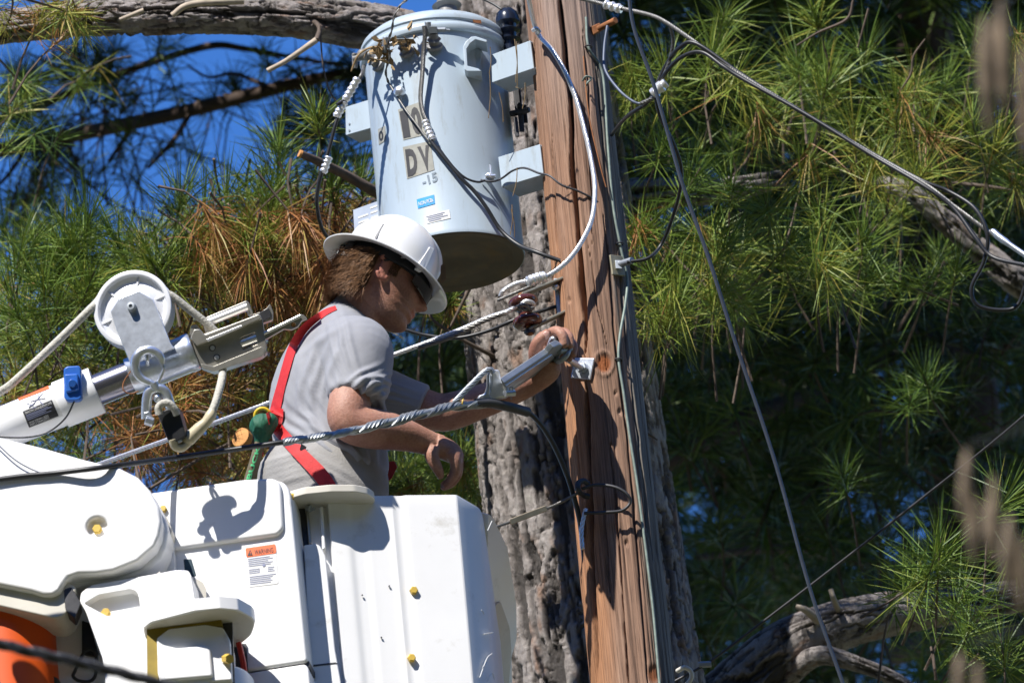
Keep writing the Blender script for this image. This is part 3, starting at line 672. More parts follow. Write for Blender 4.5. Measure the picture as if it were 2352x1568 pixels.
def text_verts(txt, bold=0.0, squeeze=1.0):
    c = bpy.data.curves.new('t', 'FONT'); c.body = txt; c.offset = bold; c.resolution_u = 3; c.align_x = 'LEFT'
    o = bpy.data.objects.new('t', c); SC.collection.objects.link(o)
    dg = bpy.context.evaluated_depsgraph_get(); dg.update()
    me = bpy.data.meshes.new_from_object(o.evaluated_get(dg)); bpy.data.objects.remove(o); bpy.data.curves.remove(c)
    bm = bmesh.new(); bm.from_mesh(me); bmesh.ops.triangulate(bm, faces=bm.faces)
    bmesh.ops.subdivide_edges(bm, edges=[e for e in bm.edges if e.calc_length() > .25], cuts=2)
    v = np.array([x.co[:2] for x in bm.verts]); bm.verts.index_update(); f = [tuple(x.index for x in p.verts) for p in bm.faces]; bm.free(); bpy.data.meshes.remove(me)
    v -= v.min(0); v /= v.max(0)
    return v, f
def text_on(q, fn, txt, bold=0.0):
    v, f = text_verts(txt, bold); mb = MB()
    for a, b in v: mb.addv(fn(*bil(q, a, 1-b)))
    mb.f = f; return mb
tank_fn = lambda off: (lambda x, y: cyl_hit(TO, TR_+off, x, y))
tr = thing('pole_transformer', TO, 'pale blue grey cylindrical transformer can hung beside the pole, marked 10 DV', 'transformer')
build(MB().lathe(TO, ZU, [(0, .012), (.10, .010), (.11, .004), (.15, .004), (.16, .001), (.178, -.004), (.1835, -.006), (.1845, 0), (.183, .006), (.183, .20), (.183, .40), (.183, .585), (.170, .590), (0, .592)], 120), 'tank', M['tank'], tr, sharp=40)
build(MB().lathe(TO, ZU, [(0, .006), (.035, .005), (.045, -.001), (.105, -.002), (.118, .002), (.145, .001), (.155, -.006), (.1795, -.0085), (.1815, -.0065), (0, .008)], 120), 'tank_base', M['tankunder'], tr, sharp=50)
lid = build(MB().lathe(TO, ZU, [(.150, .572), (.1855, .570), (.1925, .572), (.1955, .580), (.1935, .589), (.1885, .594), (.1885, .600), (.1920, .604), (.1920, .612), (.187, .622), (.170, .636), (.10, .648), (0, .650)], 120), 'lid', M['tank'], tr, sharp=35)
build(patch([(1086, 45), (1105, 47), (1106, 55), (1087, 52)], lambda x, y: cyl_hit(TO, .1958, x, y)), 'rust_spot', M['rust'], lid)
hv = TO+ZU*.640+Vector((.045, .02, 0))
build(MB().lathe(hv, ZU, [(0, 0), (.040, 0), (.043, .006), (.043, .022), (.030, .028), (.027, .05), (.042, .058), (.028, .07), (.026, .09), (.039, .098), (.025, .11), (.022, .16), (0, .17)], 40), 'high_voltage_bushing', M['greybush'], tr)
# channel brackets
def channel(outline, pl, depth, nm, mt='tank', bolts=()):
    mb = MB().slab(outline, pl, .006)
    tl, trr, br, bl = outline
    for (a, b), s in (((tl, trr), 1), ((bl, br), -1)):
        p0, p1 = pl.at(*a), pl.at(*b); dn_ = ((pl.at(*bl)-pl.at(*tl)).normalized())*s*.006
        q0, q1 = p0-pl.n*.0065, p1-pl.n*.0065
        mb.prism([q0, q1, q1+dn_, q0+dn_], -pl.n*depth)
    o = build(mb, nm, M[mt], tr, bevel=.0015)
    for x, y in bolts:
        build(MB().cyl(pl.at(x, y)-pl.n*.001, pl.at(x, y)+pl.n*.0025, .0028, n=10), 'rivet', M['zinc'], o)
    return o
bp1 = vplane(1206, 130, pz(130)-.03, -32); bp2 = vplane(1236, 370, pz(370)-.03, -32)
channel([(1128, 126), (1218, 93), (1226, 157), (1130, 190)], bp1, .075, 'hanger_bracket')
channel([(1144, 361), (1240, 331), (1248, 401), (1152, 430)], bp2, .075, 'hanger_bracket')
bp3 = vplane(830, 270, pz(270)+.30, -32)
channel([(793, 246), (880, 219), (884, 285), (794, 311)], bp3, .06, 'hanger_bracket', bolts=((803, 285), (803, 300), (855, 255)))
mb = MB()
for x, y, w, h, d in ((1190, 235, 9, 34, .17), (1196, 270, 6, 38, .16), (1203, 262, 8, 24, .20), (1186, 292, 5, 26, .15)):
    c = P(x, y, pz(y)+d); mb.box(c, R*(w*PX), ZU*(h*PX), F*.03)
mb.cyl(P(1172, 262, pz(262)+.15), P(1216, 252, pz(252)+.12), .008)
build(mb, 'mounting_clamp', M['dark'], tr, bevel=.003)
# lifting lug
lp = vplane(1090, 120, (tank_fn(0)(1090, 120)-CAM).dot(F)-D0-.055, 0)
build(MB().slab([(1064, 106), (1070, 95), (1083, 84), (1092, 83), (1119, 92), (1118, 98), (1092, 91), (1080, 100), (1072, 113), (1074, 151), (1098, 157), (1107, 164), (1073, 164), (1067, 160)], lp, .06), 'lifting_lug', M['tank'], tr, bevel=.002)
build(MB().slab([(1072, 112), (1092, 90), (1106, 98), (1098, 157), (1074, 151)], lp, .008, off=-.050), 'lifting_lug', M['tank'], tr, bevel=.002)
# low voltage bushings with their clamps
def bushing(x, y, ax, L, m='greybush'):
    c = cyl_hit(TO, TR_, x, y); rad = Vector((c.x-TO.x, c.y-TO.y, 0)).normalized(); a = (rad+ZU*ax).normalized()
    o = build(MB().lathe(c-a*.004, a, [(0, 0), (.020, 0), (.0215, .004), (.0215, .010), (.015, .014), (.0135, .022), (.0185, .026), (.0125, .031), (.011, L), (0, L+.001)], 32), 'bushing', M[m], tr)
    return o, c+a*L, a
o, e, a = bushing(998, 108, .75, .045)
mb = MB().box(e+a*.004, R*.010, a*.010, F*.011); mb.cyl(e-R*.018+U*.003, e+R*.032+U*.004, .0065, n=14); mb.cyl(e-R*.014-U*.014, e-R*.014+U*.024, .0085, n=16); mb.cyl(e+R*.026+U*.004, e+R*.044+U*.003, .0035, n=10)
build(mb, 'terminal_clamp', M['zinc'], o, bevel=.002); b_right = e
o, e, a = bushing(936, 122, .7, .036)
mb = MB().box(e, R*.012, a*.009, F*.011); mb.cyl(e-R*.050-U*.010, e+R*.016+U*.002, .0065, n=14); mb.cyl(e-R*.046-U*.030, e-R*.042+U*.012, .008, n=16)
build(mb, 'terminal_clamp', M['zinc'], o, bevel=.002); b_mid = e
o, e, a = bushing(872, 150, .55, .045)
mb = MB().sphere(e-R*.010, .016, ry=.014); mb.cyl(e-R*.036-U*.012, e+R*.01, .0095, n=14); mb.cyl(e-R*.030-U*.035, e-R*.032+U*.004, .007, n=14)
build(mb, 'terminal_clamp', M['greybush'], o, bevel=.002); b_left = e
# relief valve and ground lug
c = cyl_hit(TO, TR_, 925, 216); rad = Vector((c.x-TO.x, c.y-TO.y, 0)).normalized()
v = build(MB().lathe(c-rad*.003, rad, [(0, 0), (.009, 0), (.009, .010), (.0135, .014), (.0145, .022), (.012, .030), (.006, .033), (0, .034)], 28), 'relief_valve', M['galv'], tr)
build(MB().torus(c+rad*.012-ZU*.014, rad, ZU, .007, .0012, 20, 6), 'pull_ring', M['zinc'], v)
build(patch([(908, 180), (921, 176), (926, 198), (915, 203)], tank_fn(.010)), 'vent_tab', M['tank'], tr)
c = cyl_hit(TO, TR_, 1118, 412); rad = Vector((c.x-TO.x, c.y-TO.y, 0)).normalized()
mb = MB().cyl(c-rad*.004, c+rad*.024, .0075, n=14); mb.cyl(c+rad*.020-R*.014, c+rad*.020+R*.012, .006, n=12); mb.cyl(c+rad*.022, c+rad*.022+ZU*.030, .0035, n=10); mb.torus(c+rad*.016, R, ZU, .009, .0035, 18, 8)
build(mb, 'ground_lug', M['galv'], tr, bevel=.001); g_lug = c+rad*.024
# decals (each a thin film on the curved steel)
q10 = [(914, 252), (965, 234), (979, 309), (926, 322)]; qdv = [(925, 338), (988, 324), (998, 390), (935, 411)]
d1 = build(patch(q10, tank_fn(.0012)), 'decal', M['tan'], tr); d2 = build(patch(qdv, tank_fn(.0012)), 'decal', M['tan'], tr)
build(text_on([(917, 257), (934, 251), (943, 314), (927, 318)], tank_fn(.0022), '1', .055), 'lettering', M['letter'], d1)
build(text_on([(940, 249), (962, 243), (973, 306), (950, 311)], tank_fn(.0022), '0', .055), 'lettering', M['letter'], d1)
build(text_on([(930, 344), (954, 339), (961, 400), (937, 406)], tank_fn(.0022), 'D', .055), 'lettering', M['letter'], d2)
build(text_on([(958, 338), (985, 332), (989, 388), (975, 397)], tank_fn(.0022), 'V', .055), 'lettering', M['letter'], d2)
M['faded'] = mat('faded stencil', (.20, .25, .30), .7, var=.3, scale=70)
build(text_on([(967, 408), (1002, 394), (1006, 416), (972, 428)], tank_fn(.0012), '-15', .03), 'lettering', M['faded'], tr)
d3 = build(patch([(957, 458), (997, 447), (999, 468), (960, 479)], tank_fn(.0012)), 'decal', M['decalblue'], tr)
build(text_on([(961, 464), (994, 454.5), (995, 463), (962, 473)], tank_fn(.0022), 'NON PCBs', .012), 'lettering', M['decalwhite'], d3)
d4 = build(patch([(974, 496), (1032, 481), (1035, 501), (981, 514)], tank_fn(.0012)), 'decal', M['decalwhite'], tr)
mb = MB()
for k, (a, b) in enumerate(((.06, .8), (.1, .72), (.06, .9), (.1, .62))):
    q = [bil([(974, 496), (1032, 481), (1035, 501), (981, 514)], u, v) for u, v in ((a, .14+.2*k), (b, .14+.2*k), (b, .22+.2*k), (a, .22+.2*k))]
    p_ = patch(q, tank_fn(.0020), 4, 1); o_ = len(mb.v); mb.v += p_.v; mb.f += [tuple(i+o_ for i in f) for f in p_.f]
build(mb, 'print', M['ink'], d4)
d5 = build(patch([(868, 297), (884, 289), (886, 322), (870, 333)], tank_fn(.0012)), 'decal', M['tan'], tr)
build(text_on([(869, 303), (879, 299), (881, 320), (871, 326)], tank_fn(.0022), '0', .03), 'lettering', M['letter'], d5)
np_ = vplane(840, 490, .40, -32)
M['plateblue'] = mat('printed name plate', (.52, .58, .68), .35, .3, var=.1, scale=20)
nb = build(MB().slab([(811, 482), (900, 450), (905, 520), (815, 556)], np_, .003), 'name_plate', M['plateblue'], tr, bevel=.0006)
mb = MB()
for k in range(5):
    for a, b in ((.12, .38), (.44, .62), (.68, .9)):
        if random.random() < .75:
            q = [bil([(811, 482), (900, 450), (905, 520), (815, 556)], u, v) for u, v in ((a, .12+.16*k), (b, .12+.16*k), (b, .17+.16*k), (a, .17+.16*k))]
            mb.slab(q, np_, .0006, off=.001)
build(mb, 'print', M['decalwhite'], nb)
# black domed arrester between the can and the pole
ar = P(1170, 90, pz(60)+.14)
build(MB().lathe(ar-ZU*.06, ZU, [(0, -.03), (.016, -.03), (.018, .05), (.030, .055), (.018, .062), (.020, .075), (.031, .082), (.020, .090), (.022, .10), (.031, .106), (.031, .118), (.027, .134), (.016, .146), (0, .149)], 40), 'arrester', mat('black dome cap', (.012, .018, .035), .22, var=.2, scale=20), tr)

# ================================================================== wires
def wire(pp, r, m, label, cat='wire', group=None, n=8, lay=None, sub=10, name=None, parent=None, strands=0, px=True):
    """a cable along points (x, y, depth); strands > 0 lays real twisted strands round the core"""
    pts = cr([P(*q) for q in pp] if px else pp, sub); mb = MB()
    if not strands: mb.tube(pts, r, n)
    else:
        seg = np.linalg.norm(np.diff(pts, axis=0), axis=1); tot = seg.sum(); s = np.r_[0, np.cumsum(seg)]
        lay = lay or r*9; k = int(max(8, tot/lay*10)); ss = np.linspace(0, tot, k); ctr = np.stack([np.interp(ss, s, pts[:, i]) for i in range(3)], 1)
        fr_ = frames(ctr); rs = r*math.sin(math.pi/strands)/(1+math.sin(math.pi/strands))*1.04
        for j in range(strands):
            path = [f[0]+(f[2]*math.cos(2*math.pi*(sv/lay)+2*math.pi*j/strands)+f[3]*math.sin(2*math.pi*(sv/lay)+2*math.pi*j/strands))*(r-rs) for f, sv in zip(fr_, ss)]
            mb.tube(path, rs, 6)
        mb.tube(ctr, max(r-rs*1.7, rs*.5), 6)
    return build(mb, name or cat.replace(' ', '_'), M[m], parent, label if parent is None else None, cat if parent is None else None, group, sharp=60)
def sleeve(pp, r, parent, n=5, m='brightalu', nm='connector_sleeve'):
    pts = cr([P(*q) for q in pp], 10); k = len(pts); rr = [r*(1+.22*(1 if math.sin(i/k*math.pi*2*n) > 0 else -.12)) for i in range(k)]
    return build(MB().tube(pts, rr, 14), nm, M[m], parent, sharp=50)
def dep(p): return (p-CAM).dot(F)-D0
TF = dep(cyl_hit(TO, TR_, 980, 300))
def tq(x, y, o=.018): return (x, y, dep(cyl_hit(TO, TR_, x, y))-o)
BC = vplane(220, 1216, -1.03, -4); LP = vplane(560, 1150, -.855, -7)
def onp(pl, x, y, o): return (x, y, pl.dep(x, y)-o)
w = wire([(836, 152, dep(b_left)), (832, 170, .30), (820, 190, .29)], .0055, 'greywire', 'x', 'lead', parent=tr, strands=6)
w = wire([(778, 262, .27), (768, 295, .26), (755, 345, .25), (740, 392, .24), (731, 430, .24), (728, 470, .25), (738, 520, .28), (760, 556, .33), (800, 610, .40)], .0050, 'black', 'black cable with crimped silver sleeves looping down left of the transformer', 'cable')
sleeve([(822, 180, .285), (806, 208, .28), (792, 232, .275)], .0095, w, 5); sleeve([(791, 234, .275), (781, 252, .272), (772, 270, .27)], .0095, w, 4); sleeve([(756, 360, .247), (749, 378, .245), (742, 398, .243)], .0090, w, 4)
build(MB().cyl(P(790, 232, .27), P(774, 240, .262), .005, n=10), 'wire_tail', M['black'], w)
w = wire([(974, 60, dep(b_right)-.01), (976, 82, dep(b_right)-.012), tq(973, 120, .034), tq(970, 170, .028), tq(966, 225, .024), tq(972, 262, .022), tq(983, 285, .020)], .0062, 'greywire', 'grey stranded lead dropping down the front of the transformer to a crimped sleeve', 'cable', strands=7)
w2 = wire([tq(980, 296), tq(992, 326), tq(1020, 362), tq(1060, 410, .020), tq(1090, 440, .022), tq(1118, 478, .030), tq(1150, 528, .045), (1190, 562, .10), (1235, 580, .05), (1290, 600, .03)], .0055, 'black', 'black cable sweeping diagonally across the transformer down to the pole', 'cable')
sleeve([tq(976, 278), tq(984, 300), tq(994, 322)], .0085, w2, 5)
wire([tq(1005, 336, .014), tq(1040, 382, .012), tq(1068, 408, .014), tq(1096, 418, .018), tq(1114, 415, .022)], .0030, 'black', 'thin black wire running beside the thick cable to the ground lug', 'wire')
wire([tq(891, 188, .03), tq(930, 250, .02), tq(960, 290, .018), tq(980, 318, .017), tq(1008, 345, .016)], .0028, 'greywire', 'thin grey wire slanting across the 10 decal to the sleeve', 'wire')
wire([(1104, 414, dep(g_lug)), (1130, 417, dep(g_lug)-.005), (1152, 410, .21), (1178, 392, .18), (1205, 386, .15), (1238, 398, .10), (1262, 404, pz(404)-.115), (1290, 425, pz(425)-.125), (1330, 440, pz(440)-.12), (1370, 462, pz(462)-.10), (1410, 500, pz(500)-.06), (1428, 538, pz(538)-.04)], .0028, 'dark', 'thin wavy bare wire from the ground lug across the pole face', 'wire')
wire([(935, 0, .32), (920, 12, .315), (905, 40, .31), (900, 70, .315), (892, 95, .325), (895, 130, .325), (886, 165, .325), tq(892, 190, .03)], .0036, 'greywire', 'dark kinked wire hanging over the transformer lid onto its bushings', 'wire', strands=2, lay=.05)
wire([(1100, -6, .40), (1130, 8, .38), (1152, 22, .36)], .0035, 'black', 'short black jumper from the lid bushing to the black dome', 'wire')
wire([(1210, -20, .1), (1232, 70, pz(70)-.10), (1268, 115, pz(115)-.13), (1300, 170, pz(170)-.135), (1325, 235, pz(235)-.13), (1345, 310, pz(310)-.13), (1358, 370, pz(370)-.13), (1366, 430, pz(430)-.14), (1360, 500, pz(500)-.15), (1338, 552, pz(552)-.17), (1305, 598, pz(598)-.185), (1265, 630, pz(630)-.20), (1238, 640, pz(640)-.21), (1185, 652, pz(650)-.215), (1156, 668, pz(660)-.21), (1150, 680, pz(670)-.20)], .0064, 'brightalu', 'bright bare aluminium conductor curving down the pole face to the brown insulator', 'cable', strands=7)
wire([(1262, 632, pz(630)-.205), (1225, 655, pz(650)-.225), (1185, 672, pz(665)-.225), (1143, 690, pz(680)-.22)], .0045, 'greywire', 'loose stranded tail ending above the brown insulator', 'wire', strands=4)
w = wire([(1225, 70, pz(70)-.11), (1232, 66, pz(66)-.125), (1240, 76, pz(76)-.12)], .006, 'brightalu', 'small shiny split bolt on the conductor near the pole top', 'connector', name='wire_connector')
AC = thing('service_drop', P(1300, 0, 0), 'bundled overhead service cable crossing the upper right from the pole', 'cable')
main = [(1180, -40, -.1), (1330, -4, -.15), (1410, 16, -.2), (1490, 34, -.25), (1530, 52, -.28), (1600, 100, -.33), (1700, 172, -.4), (1850, 262, -.5), (2000, 352, -.6), (2120, 420, -.7), (2200, 480, -.75), (2290, 545, -.8), (2400, 612, -.88), (2600, 720, -1.0)]
wire(main, .0056, 'greywire', '', parent=AC, name='messenger', strands=6)
off = lambda l, dx, dy, dd: [(x+dx*(1+.6*math.sin(i*1.9)), y+dy*(1+.8*math.cos(i*2.3)), d+dd) for i, (x, y, d) in enumerate(l)]
wire([(1500, 212, -.25), (1530, 150, -.25), (1560, 110, -.30), (1600, 101, -.335)]+off(main[6:10], -3, -3, .004)+[(2180, 440, -.72), (2240, 480, -.77), (2268, 540, -.8), (2260, 600, -.8), (2232, 660, -.8), (2245, 700, -.8), (2300, 712, -.8), (2338, 700, -.8), (2360, 640, -.8)], .0052, 'black', '', parent=AC, name='insulated_wire')
wire([(1405, 310, pz(310)-.06), (1440, 268, -.1), (1490, 232, -.2), (1520, 180, -.25), (1560, 135, -.30), (1610, 120, -.34), (1660, 152, -.385)]+off(main[6:10], 2, 4, -.012)+[(2190, 478, -.75), (2240, 545, -.8), (2280, 590, -.83), (2360, 610, -.9), (2460, 630, -1.)], .0052, 'black', '', parent=AC, name='insulated_wire')
sleeve([(1389, 10, -.19), (1408, 16, -.2), (1428, 22, -.21)], .0105, AC, 3); sleeve([(2278, 530, -.79), (2310, 555, -.82), (2420, 630, -.9)], .0068, AC, 1, 'galv')
w = wire([(1540, 62, -.28), (1546, 95, -.27), (1538, 140, -.26), (1520, 185, -.25), (1505, 220, -.25), (1472, 238, -.22)], .0052, 'greywire', 'twisted bare jumper hanging from the service cable to a squeezed silver clamp', 'wire', strands=5)
sleeve([(1500, 218, -.25), (1513, 204, -.255), (1530, 190, -.26)], .0125, w, 2)
wire([(1395, 60, -.05), (1388, 110, -.08), (1390, 160, -.12), (1420, 205, -.18), (1452, 232, -.21), (1474, 238, -.22), (1500, 224, -.245)], .0036, 'bluegrey', 'thin bluish wire loop beside the rusty bolt', 'wire')
wire([(1506, 226, -.25), (1516, 268, -.24), (1545, 325, -.2), (1564, 380, -.16), (1563, 430, -.1), (1548, 490, -.05), (1522, 556, pz(560)-.11), (1490, 592, pz(592)-.13), (1440, 602, pz(602)-.13)], .0046, 'black', 'black wire bowing out right of the pole into the bolt sleeve', 'wire')
wire([(1440, -60, -.45), (1455, 60, -.45), (1500, 190, -.45), (1535, 310, -.45), (1570, 430, -.45), (1630, 600, -.45), (1690, 790, -.45), (1780, 1060, -.45), (1860, 1350, -.45), (1938, 1575, -.45), (2010, 1800, -.45)], .0046, 'bluegrey', 'straight blue grey guy rod running down across the right side', 'guy rod')
w = wire([(2700, 640, -.4), (2352, 955, -.2), (2100, 1158, -.05), (1860, 1345, .05), (1640, 1512, .1), (1612, 1530, .1), (1560, 1558, .1), (1500, 1590, .1)], .0036, 'dark', 'grey telephone wire slanting up to the right from a small clamp', 'wire')
build(MB().tube([P(1605, 1526, .1), P(1634, 1524, .1)], [.008, .0085], 6), 'wire_clamp', M['zinc'], w)
build(MB().tube(cr([P(1556, 1540, .08), P(1572, 1532, .06), P(1586, 1540, .06), P(1588, 1556, .06), P(1575, 1575, .06)], 6), .0062, 10), 'clamp_hook', M['cream'], w)
wire([(-300, 1390, -4.5), (0, 1478, -4.5), (180, 1520, -4.5), (360, 1566, -4.5), (560, 1622, -4.5), (1000, 1740, -4.5)], .0125, 'black', 'thick dark twisted cable blurred across the lower left corner', 'cable', strands=3, lay=.16)
wire([(-250, 1250, -.95), (0, 1148, -.60), (245, 1060, -.35), (600, 932, -.05), (880, 824, -.02), (1040, 764, -.05), (1120, 730, -.07), (1168, 714, -.09), (1190, 700, -.10), (1210, 692, -.115), (1226, 700, -.10), (1215, 714, -.09)], .0066, 'brightalu', 'silver stranded messenger wire passing behind the man to the brown insulator', 'cable', strands=6)
wire([(1165, 716, -.085), (1100, 742, -.075), (1040, 772, -.06), (960, 800, -.05)], .0066, 'greywire', 'second strand wrapped along the messenger wire left of the insulator', 'wire', strands=4)
wire([(930, 757, .05), (980, 770, .04), (1050, 776, .02), (1120, 760, 0), (1180, 735, -.02), (1240, 715, 0), (1290, 700, .02)], .0048, 'black', 'slack black cable sagging beneath the messenger wire behind the man', 'cable')
# line cable with armour grip
lc = [(-400, 1160, BC.dep(-400, 1160)-.02), onp(BC, 0, 1100, .010), onp(BC, 120, 1087, .010), onp(BC, 250, 1071, .010), onp(LP, 400, 1051, .03), onp(LP, 520, 1034, .0), onp(LP, 650, 1015, .0), (780, 995, -.745), (900, 968, -.67), (1010, 940, -.57), (1080, 928, -.50), (1130, 928, -.46), (1180, 938, -.42), (1215, 948, -.38), (1250, 985, -.34), (1282, 1042, -.31), (1312, 1120, -.29), (1334, 1210, -.28), (1346, 1330, -.28), (1356, 1450, -.28), (1362, 1570, -.29), (1368, 1720, -.30)]
ln = wire(lc, .0066, 'black', 'black line cable crossing before the man, gripped by spiral armour rods', 'cable')
ctr = cr([P(*q) for q in lc], 24); seg = np.linalg.norm(np.diff(ctr, axis=0), axis=1); S_ = np.r_[0, np.cumsum(seg)]
i0, i1 = 24*6, 24*11+4
mid = [vec(c) for c in ctr[i0:i1]]; tot = S_[i1]-S_[i0]
mb = MB(); k = 420; ss = np.linspace(0, tot, k); cc = np.stack([np.interp(ss, S_[i0:i1]-S_[i0], ctr[i0:i1, i]) for i in range(3)], 1); fr_ = frames(cc)
M['armour'] = mat('grey armour rods', (.40, .42, .43), .38, .6, var=.25, scale=60)
for j in range(16):
    wob = .0008*math.sin(j*2.1); band = 1.0 if j < 11 else 0
    path = []
    for f, sv in zip(fr_, ss):
        u = sv/tot; ph = -2*math.pi*(sv/(.060+.040*u))+j*.27
        rr = .0088+(.0024*band*min(1, max(0, (u-.28)*8)))+wob
        path.append(f[0]+(f[2]*math.cos(ph)+f[3]*math.sin(ph))*rr)
    mb.tube(path, .0015, 5)
build(mb, 'armour_grip', M['armour'], ln, sharp=60)
build(MB().tube(cc, .0084, 12), 'grip_core', M['armour'], ln)
build(MB().tube(cr([P(1092, 926, -.49), P(1130, 926, -.465), P(1180, 937, -.425), P(1212, 946, -.39)], 8), .0125, 14), 'splice_boot', mat('dark grey boot', (.05, .053, .06), .45, var=.3, scale=30), ln)
build(MB().torus(P(1062, 926, -.515), (U+R*.15).normalized(), F, .0125, .0022, 26, 6), 'yellow_mark', M['yellow'], ln)

# ================================================================== extension link, thimble clevis, bolt
def pf(y): return pz(y)
ex = thing('extension_link', P(1300, 815, -.2), 'steel extension link with thimble clevis held out from the pole bolt by the lineman', 'pole hardware')
LA, LB = P(1165, 890, -.44), P(1284, 812, -.235)
ld = (LB-LA).normalized(); lside = ld.cross(F).normalized()
nq = -F*.74-U*.68; lp_ = Plane(LA, (nq-ld*nq.dot(ld)).normalized())
mb = MB().slab([(1158, 879), (1260, 811), (1272, 797), (1286, 790), (1298, 796), (1303, 812), (1298, 826), (1284, 836), (1272, 834), (1178, 897), (1166, 899)], lp_, .016)
build(mb, 'link_bar', M['zinc'], ex, bevel=.0025)
mb = MB().slab([(1160, 884), (1266, 813), (1274, 823), (1170, 894)], lp_, .004, off=.003); build(mb, 'link_bar', M['galv'], ex, bevel=.001)
build(MB().cyl(P(1284, 806, -.27), P(1316, 801, -.235), .0088, n=20), 'clevis_pin', M['zinc'], ex)
mb = MB().cyl(P(1262, 806, -.25), P(1271, 781, -.245), .0115, n=20); mb.sphere(P(1271.5, 780, -.245), .0117, ry=.0117, rz=.010); build(mb, 'clevis_pin', M['galv'], ex)
tp = Plane(P(1130, 890, -.46), (-F+R*.15+U*.1).normalized())
build(MB().slab([(1129, 852), (1137, 847), (1147, 849), (1151, 866), (1158, 882), (1170, 893), (1176, 903), (1168, 912), (1148, 914), (1132, 921), (1121, 916), (1118, 905), (1126, 896)], tp, .034), 'thimble', M['brightalu'], ex, bevel=.005, seg=3)
build(MB().slab([(1119, 858), (1126, 853), (1127, 885), (1124, 905), (1132, 919), (1118, 919), (1096, 917), (1100, 908), (1114, 903), (1119, 886)], tp, .022, off=.004), 'thimble', M['galv'], ex, bevel=.004, seg=3)
pn = build(MB().cyl(P(1160, 904, -.47), P(1182, 902, -.46), .0085, n=20), 'clevis_pin', M['galv'], ex)
build(MB().torus(P(1174, 893, -.468), R, U, .0045, .0012, 18, 6), 'cotter', M['zinc'], pn); build(MB().cyl(P(1173, 909, -.468), P(1175, 918, -.468), .0015, n=6), 'cotter', M['zinc'], pn)
bl = [(1044, 924, -.53), (1066, 900, -.51), (1094, 872, -.485), (1114, 853, -.47), (1126, 848, -.465), (1134, 856, -.462)]
wire(bl, .0078, 'zinc', '', parent=ex, name='grip_bail', strands=6, lay=.09)
bt = thing('eye_bolt', P(1340, 847, pz(847)-.11), 'galvanised eye bolt through a square washer plate on the front of the pole', 'pole hardware')
wp = Plane(cyl_hit(POLE, .1035, 1340, 848), (Vector((cyl_hit(POLE, .1, 1340, 848).x-POLE.x, cyl_hit(POLE, .1, 1340, 848).y-POLE.y, 0))*1.0).normalized())
build(MB().slab([(1321, 822), (1367, 823), (1357, 873), (1312, 868)], wp, .006, off=.004), 'square_washer', M['galv'], bt, bevel=.0025)
e0 = wp.at(1342, 848); e1 = P(1302, 824, -.225)
build(MB().cyl(e0-wp.n*.004, e1, .0078, n=18), 'bolt_shank', M['galv'], bt)
bd = (e1-e0).normalized(); build(MB().lathe(e0+wp.n*.004, (wp.n+bd).normalized(), [(0, 0), (.0145, 0), (.0145, .013), (.012, .015), (0, .015)], 6), 'nut', M['zinc'], bt, bevel=.001)
build(MB().torus(P(1291, 815, -.245), (R*.7+U*.5-F*.3).normalized(), (F*.8+U*.6).normalized(), .020, .0072, 30, 12), 'bolt_eye', M['zinc'], bt)

# ================================================================== spool insulator and other pole hardware
sp = thing('spool_insulator', P(1203, 745, -.06), 'brown porcelain spool insulator on a steel clevis beside the pole', 'insulator')
so_, sa = P(1212, 740, -.10), (ZU*.97-R*.12).normalized()
build(MB().lathe(so_-sa*.012, sa, [(0, 0), (.028, 0), (.036, .006), (.0385, .014), (.036, .022), (.026, .027), (.019, .032), (.0175, .040), (.019, .048), (.026, .052), (.034, .057), (.0385, .066), (.037, .074), (.029, .080), (0, .081)], 48), 'spool', M['porcelain'], sp, sharp=60)
build(MB().cyl(so_-sa*.035, so_+sa*.09, .0075, n=12), 'spool_bolt', M['rust'], sp); build(MB().lathe(so_-sa*.032, sa, [(0, 0), (.013, 0), (.013, .012), (0, .012)], 6), 'nut', M['dark'], sp)
q = so_-sa*.020; e = P(1300, 716, pz(716)-.04); s_ = (e-q).normalized(); w_ = s_.cross(sa).normalized()
mb = MB().box((q+e)*.5, (e-q)*.5+s_*.008, w_*.017, sa*.0035); q2 = so_+sa*.076; e2 = P(1296, 640, pz(640)-.04); s2 = (e2-q2).normalized()
mb.box((q2+e2)*.5, (e2-q2)*.5+s2*.008, s2.cross(sa).normalized()*.017, sa*.0035); build(mb, 'clevis_strap', M['rust'] if 0 else mat('worn strap', (.26, .26, .22), .6, .4, var=.3, scale=30), sp, bevel=.002)
mb = MB().box(P(1281, 680, pz(680)-.03), R*.006, ZU*.05, F*.018); build(mb, 'clevis_strap', M['zinc'], sp, bevel=.002)
build(MB().sphere(P(1277, 660, pz(660)-.06), .010, ry=.010, rz=.008), 'nut', M['galv'], sp)
sleeve([(1212, 648, pz(646)-.235), (1232, 640, pz(640)-.225), (1252, 636, pz(636)-.215)], .0125, sp, 6, nm='line_sleeve')
wire([(1222, 712, -.13), (1205, 700, -.14), (1190, 704, -.13), (1206, 712, -.135), (1226, 706, -.12)], .0045, 'greywire', '', parent=sp, name='tie_wire', strands=3)
rb = thing('step_bolt', P(1372, 70, pz(70)), 'rusty bolt with square washer sticking out right near the pole top', 'bolt')
rp_ = vplane(1366, 72, pz(72)-.075, 25)
build(MB().slab([(1356, 62), (1378, 52), (1384, 68), (1364, 80)], rp_, .02), 'square_washer', M['rust'], rb, bevel=.002)
build(MB().cyl(P(1372, 68, pz(68)-.06), P(1414, 47, pz(50)-.12), .0085, n=14), 'bolt_shank', M['rust'], rb, bevel=.001)
tb_ = thing('through_bolt', P(1420, 605, pz(605)), 'bolt with grey sleeve and stained square washer on the right side of the pole', 'bolt')
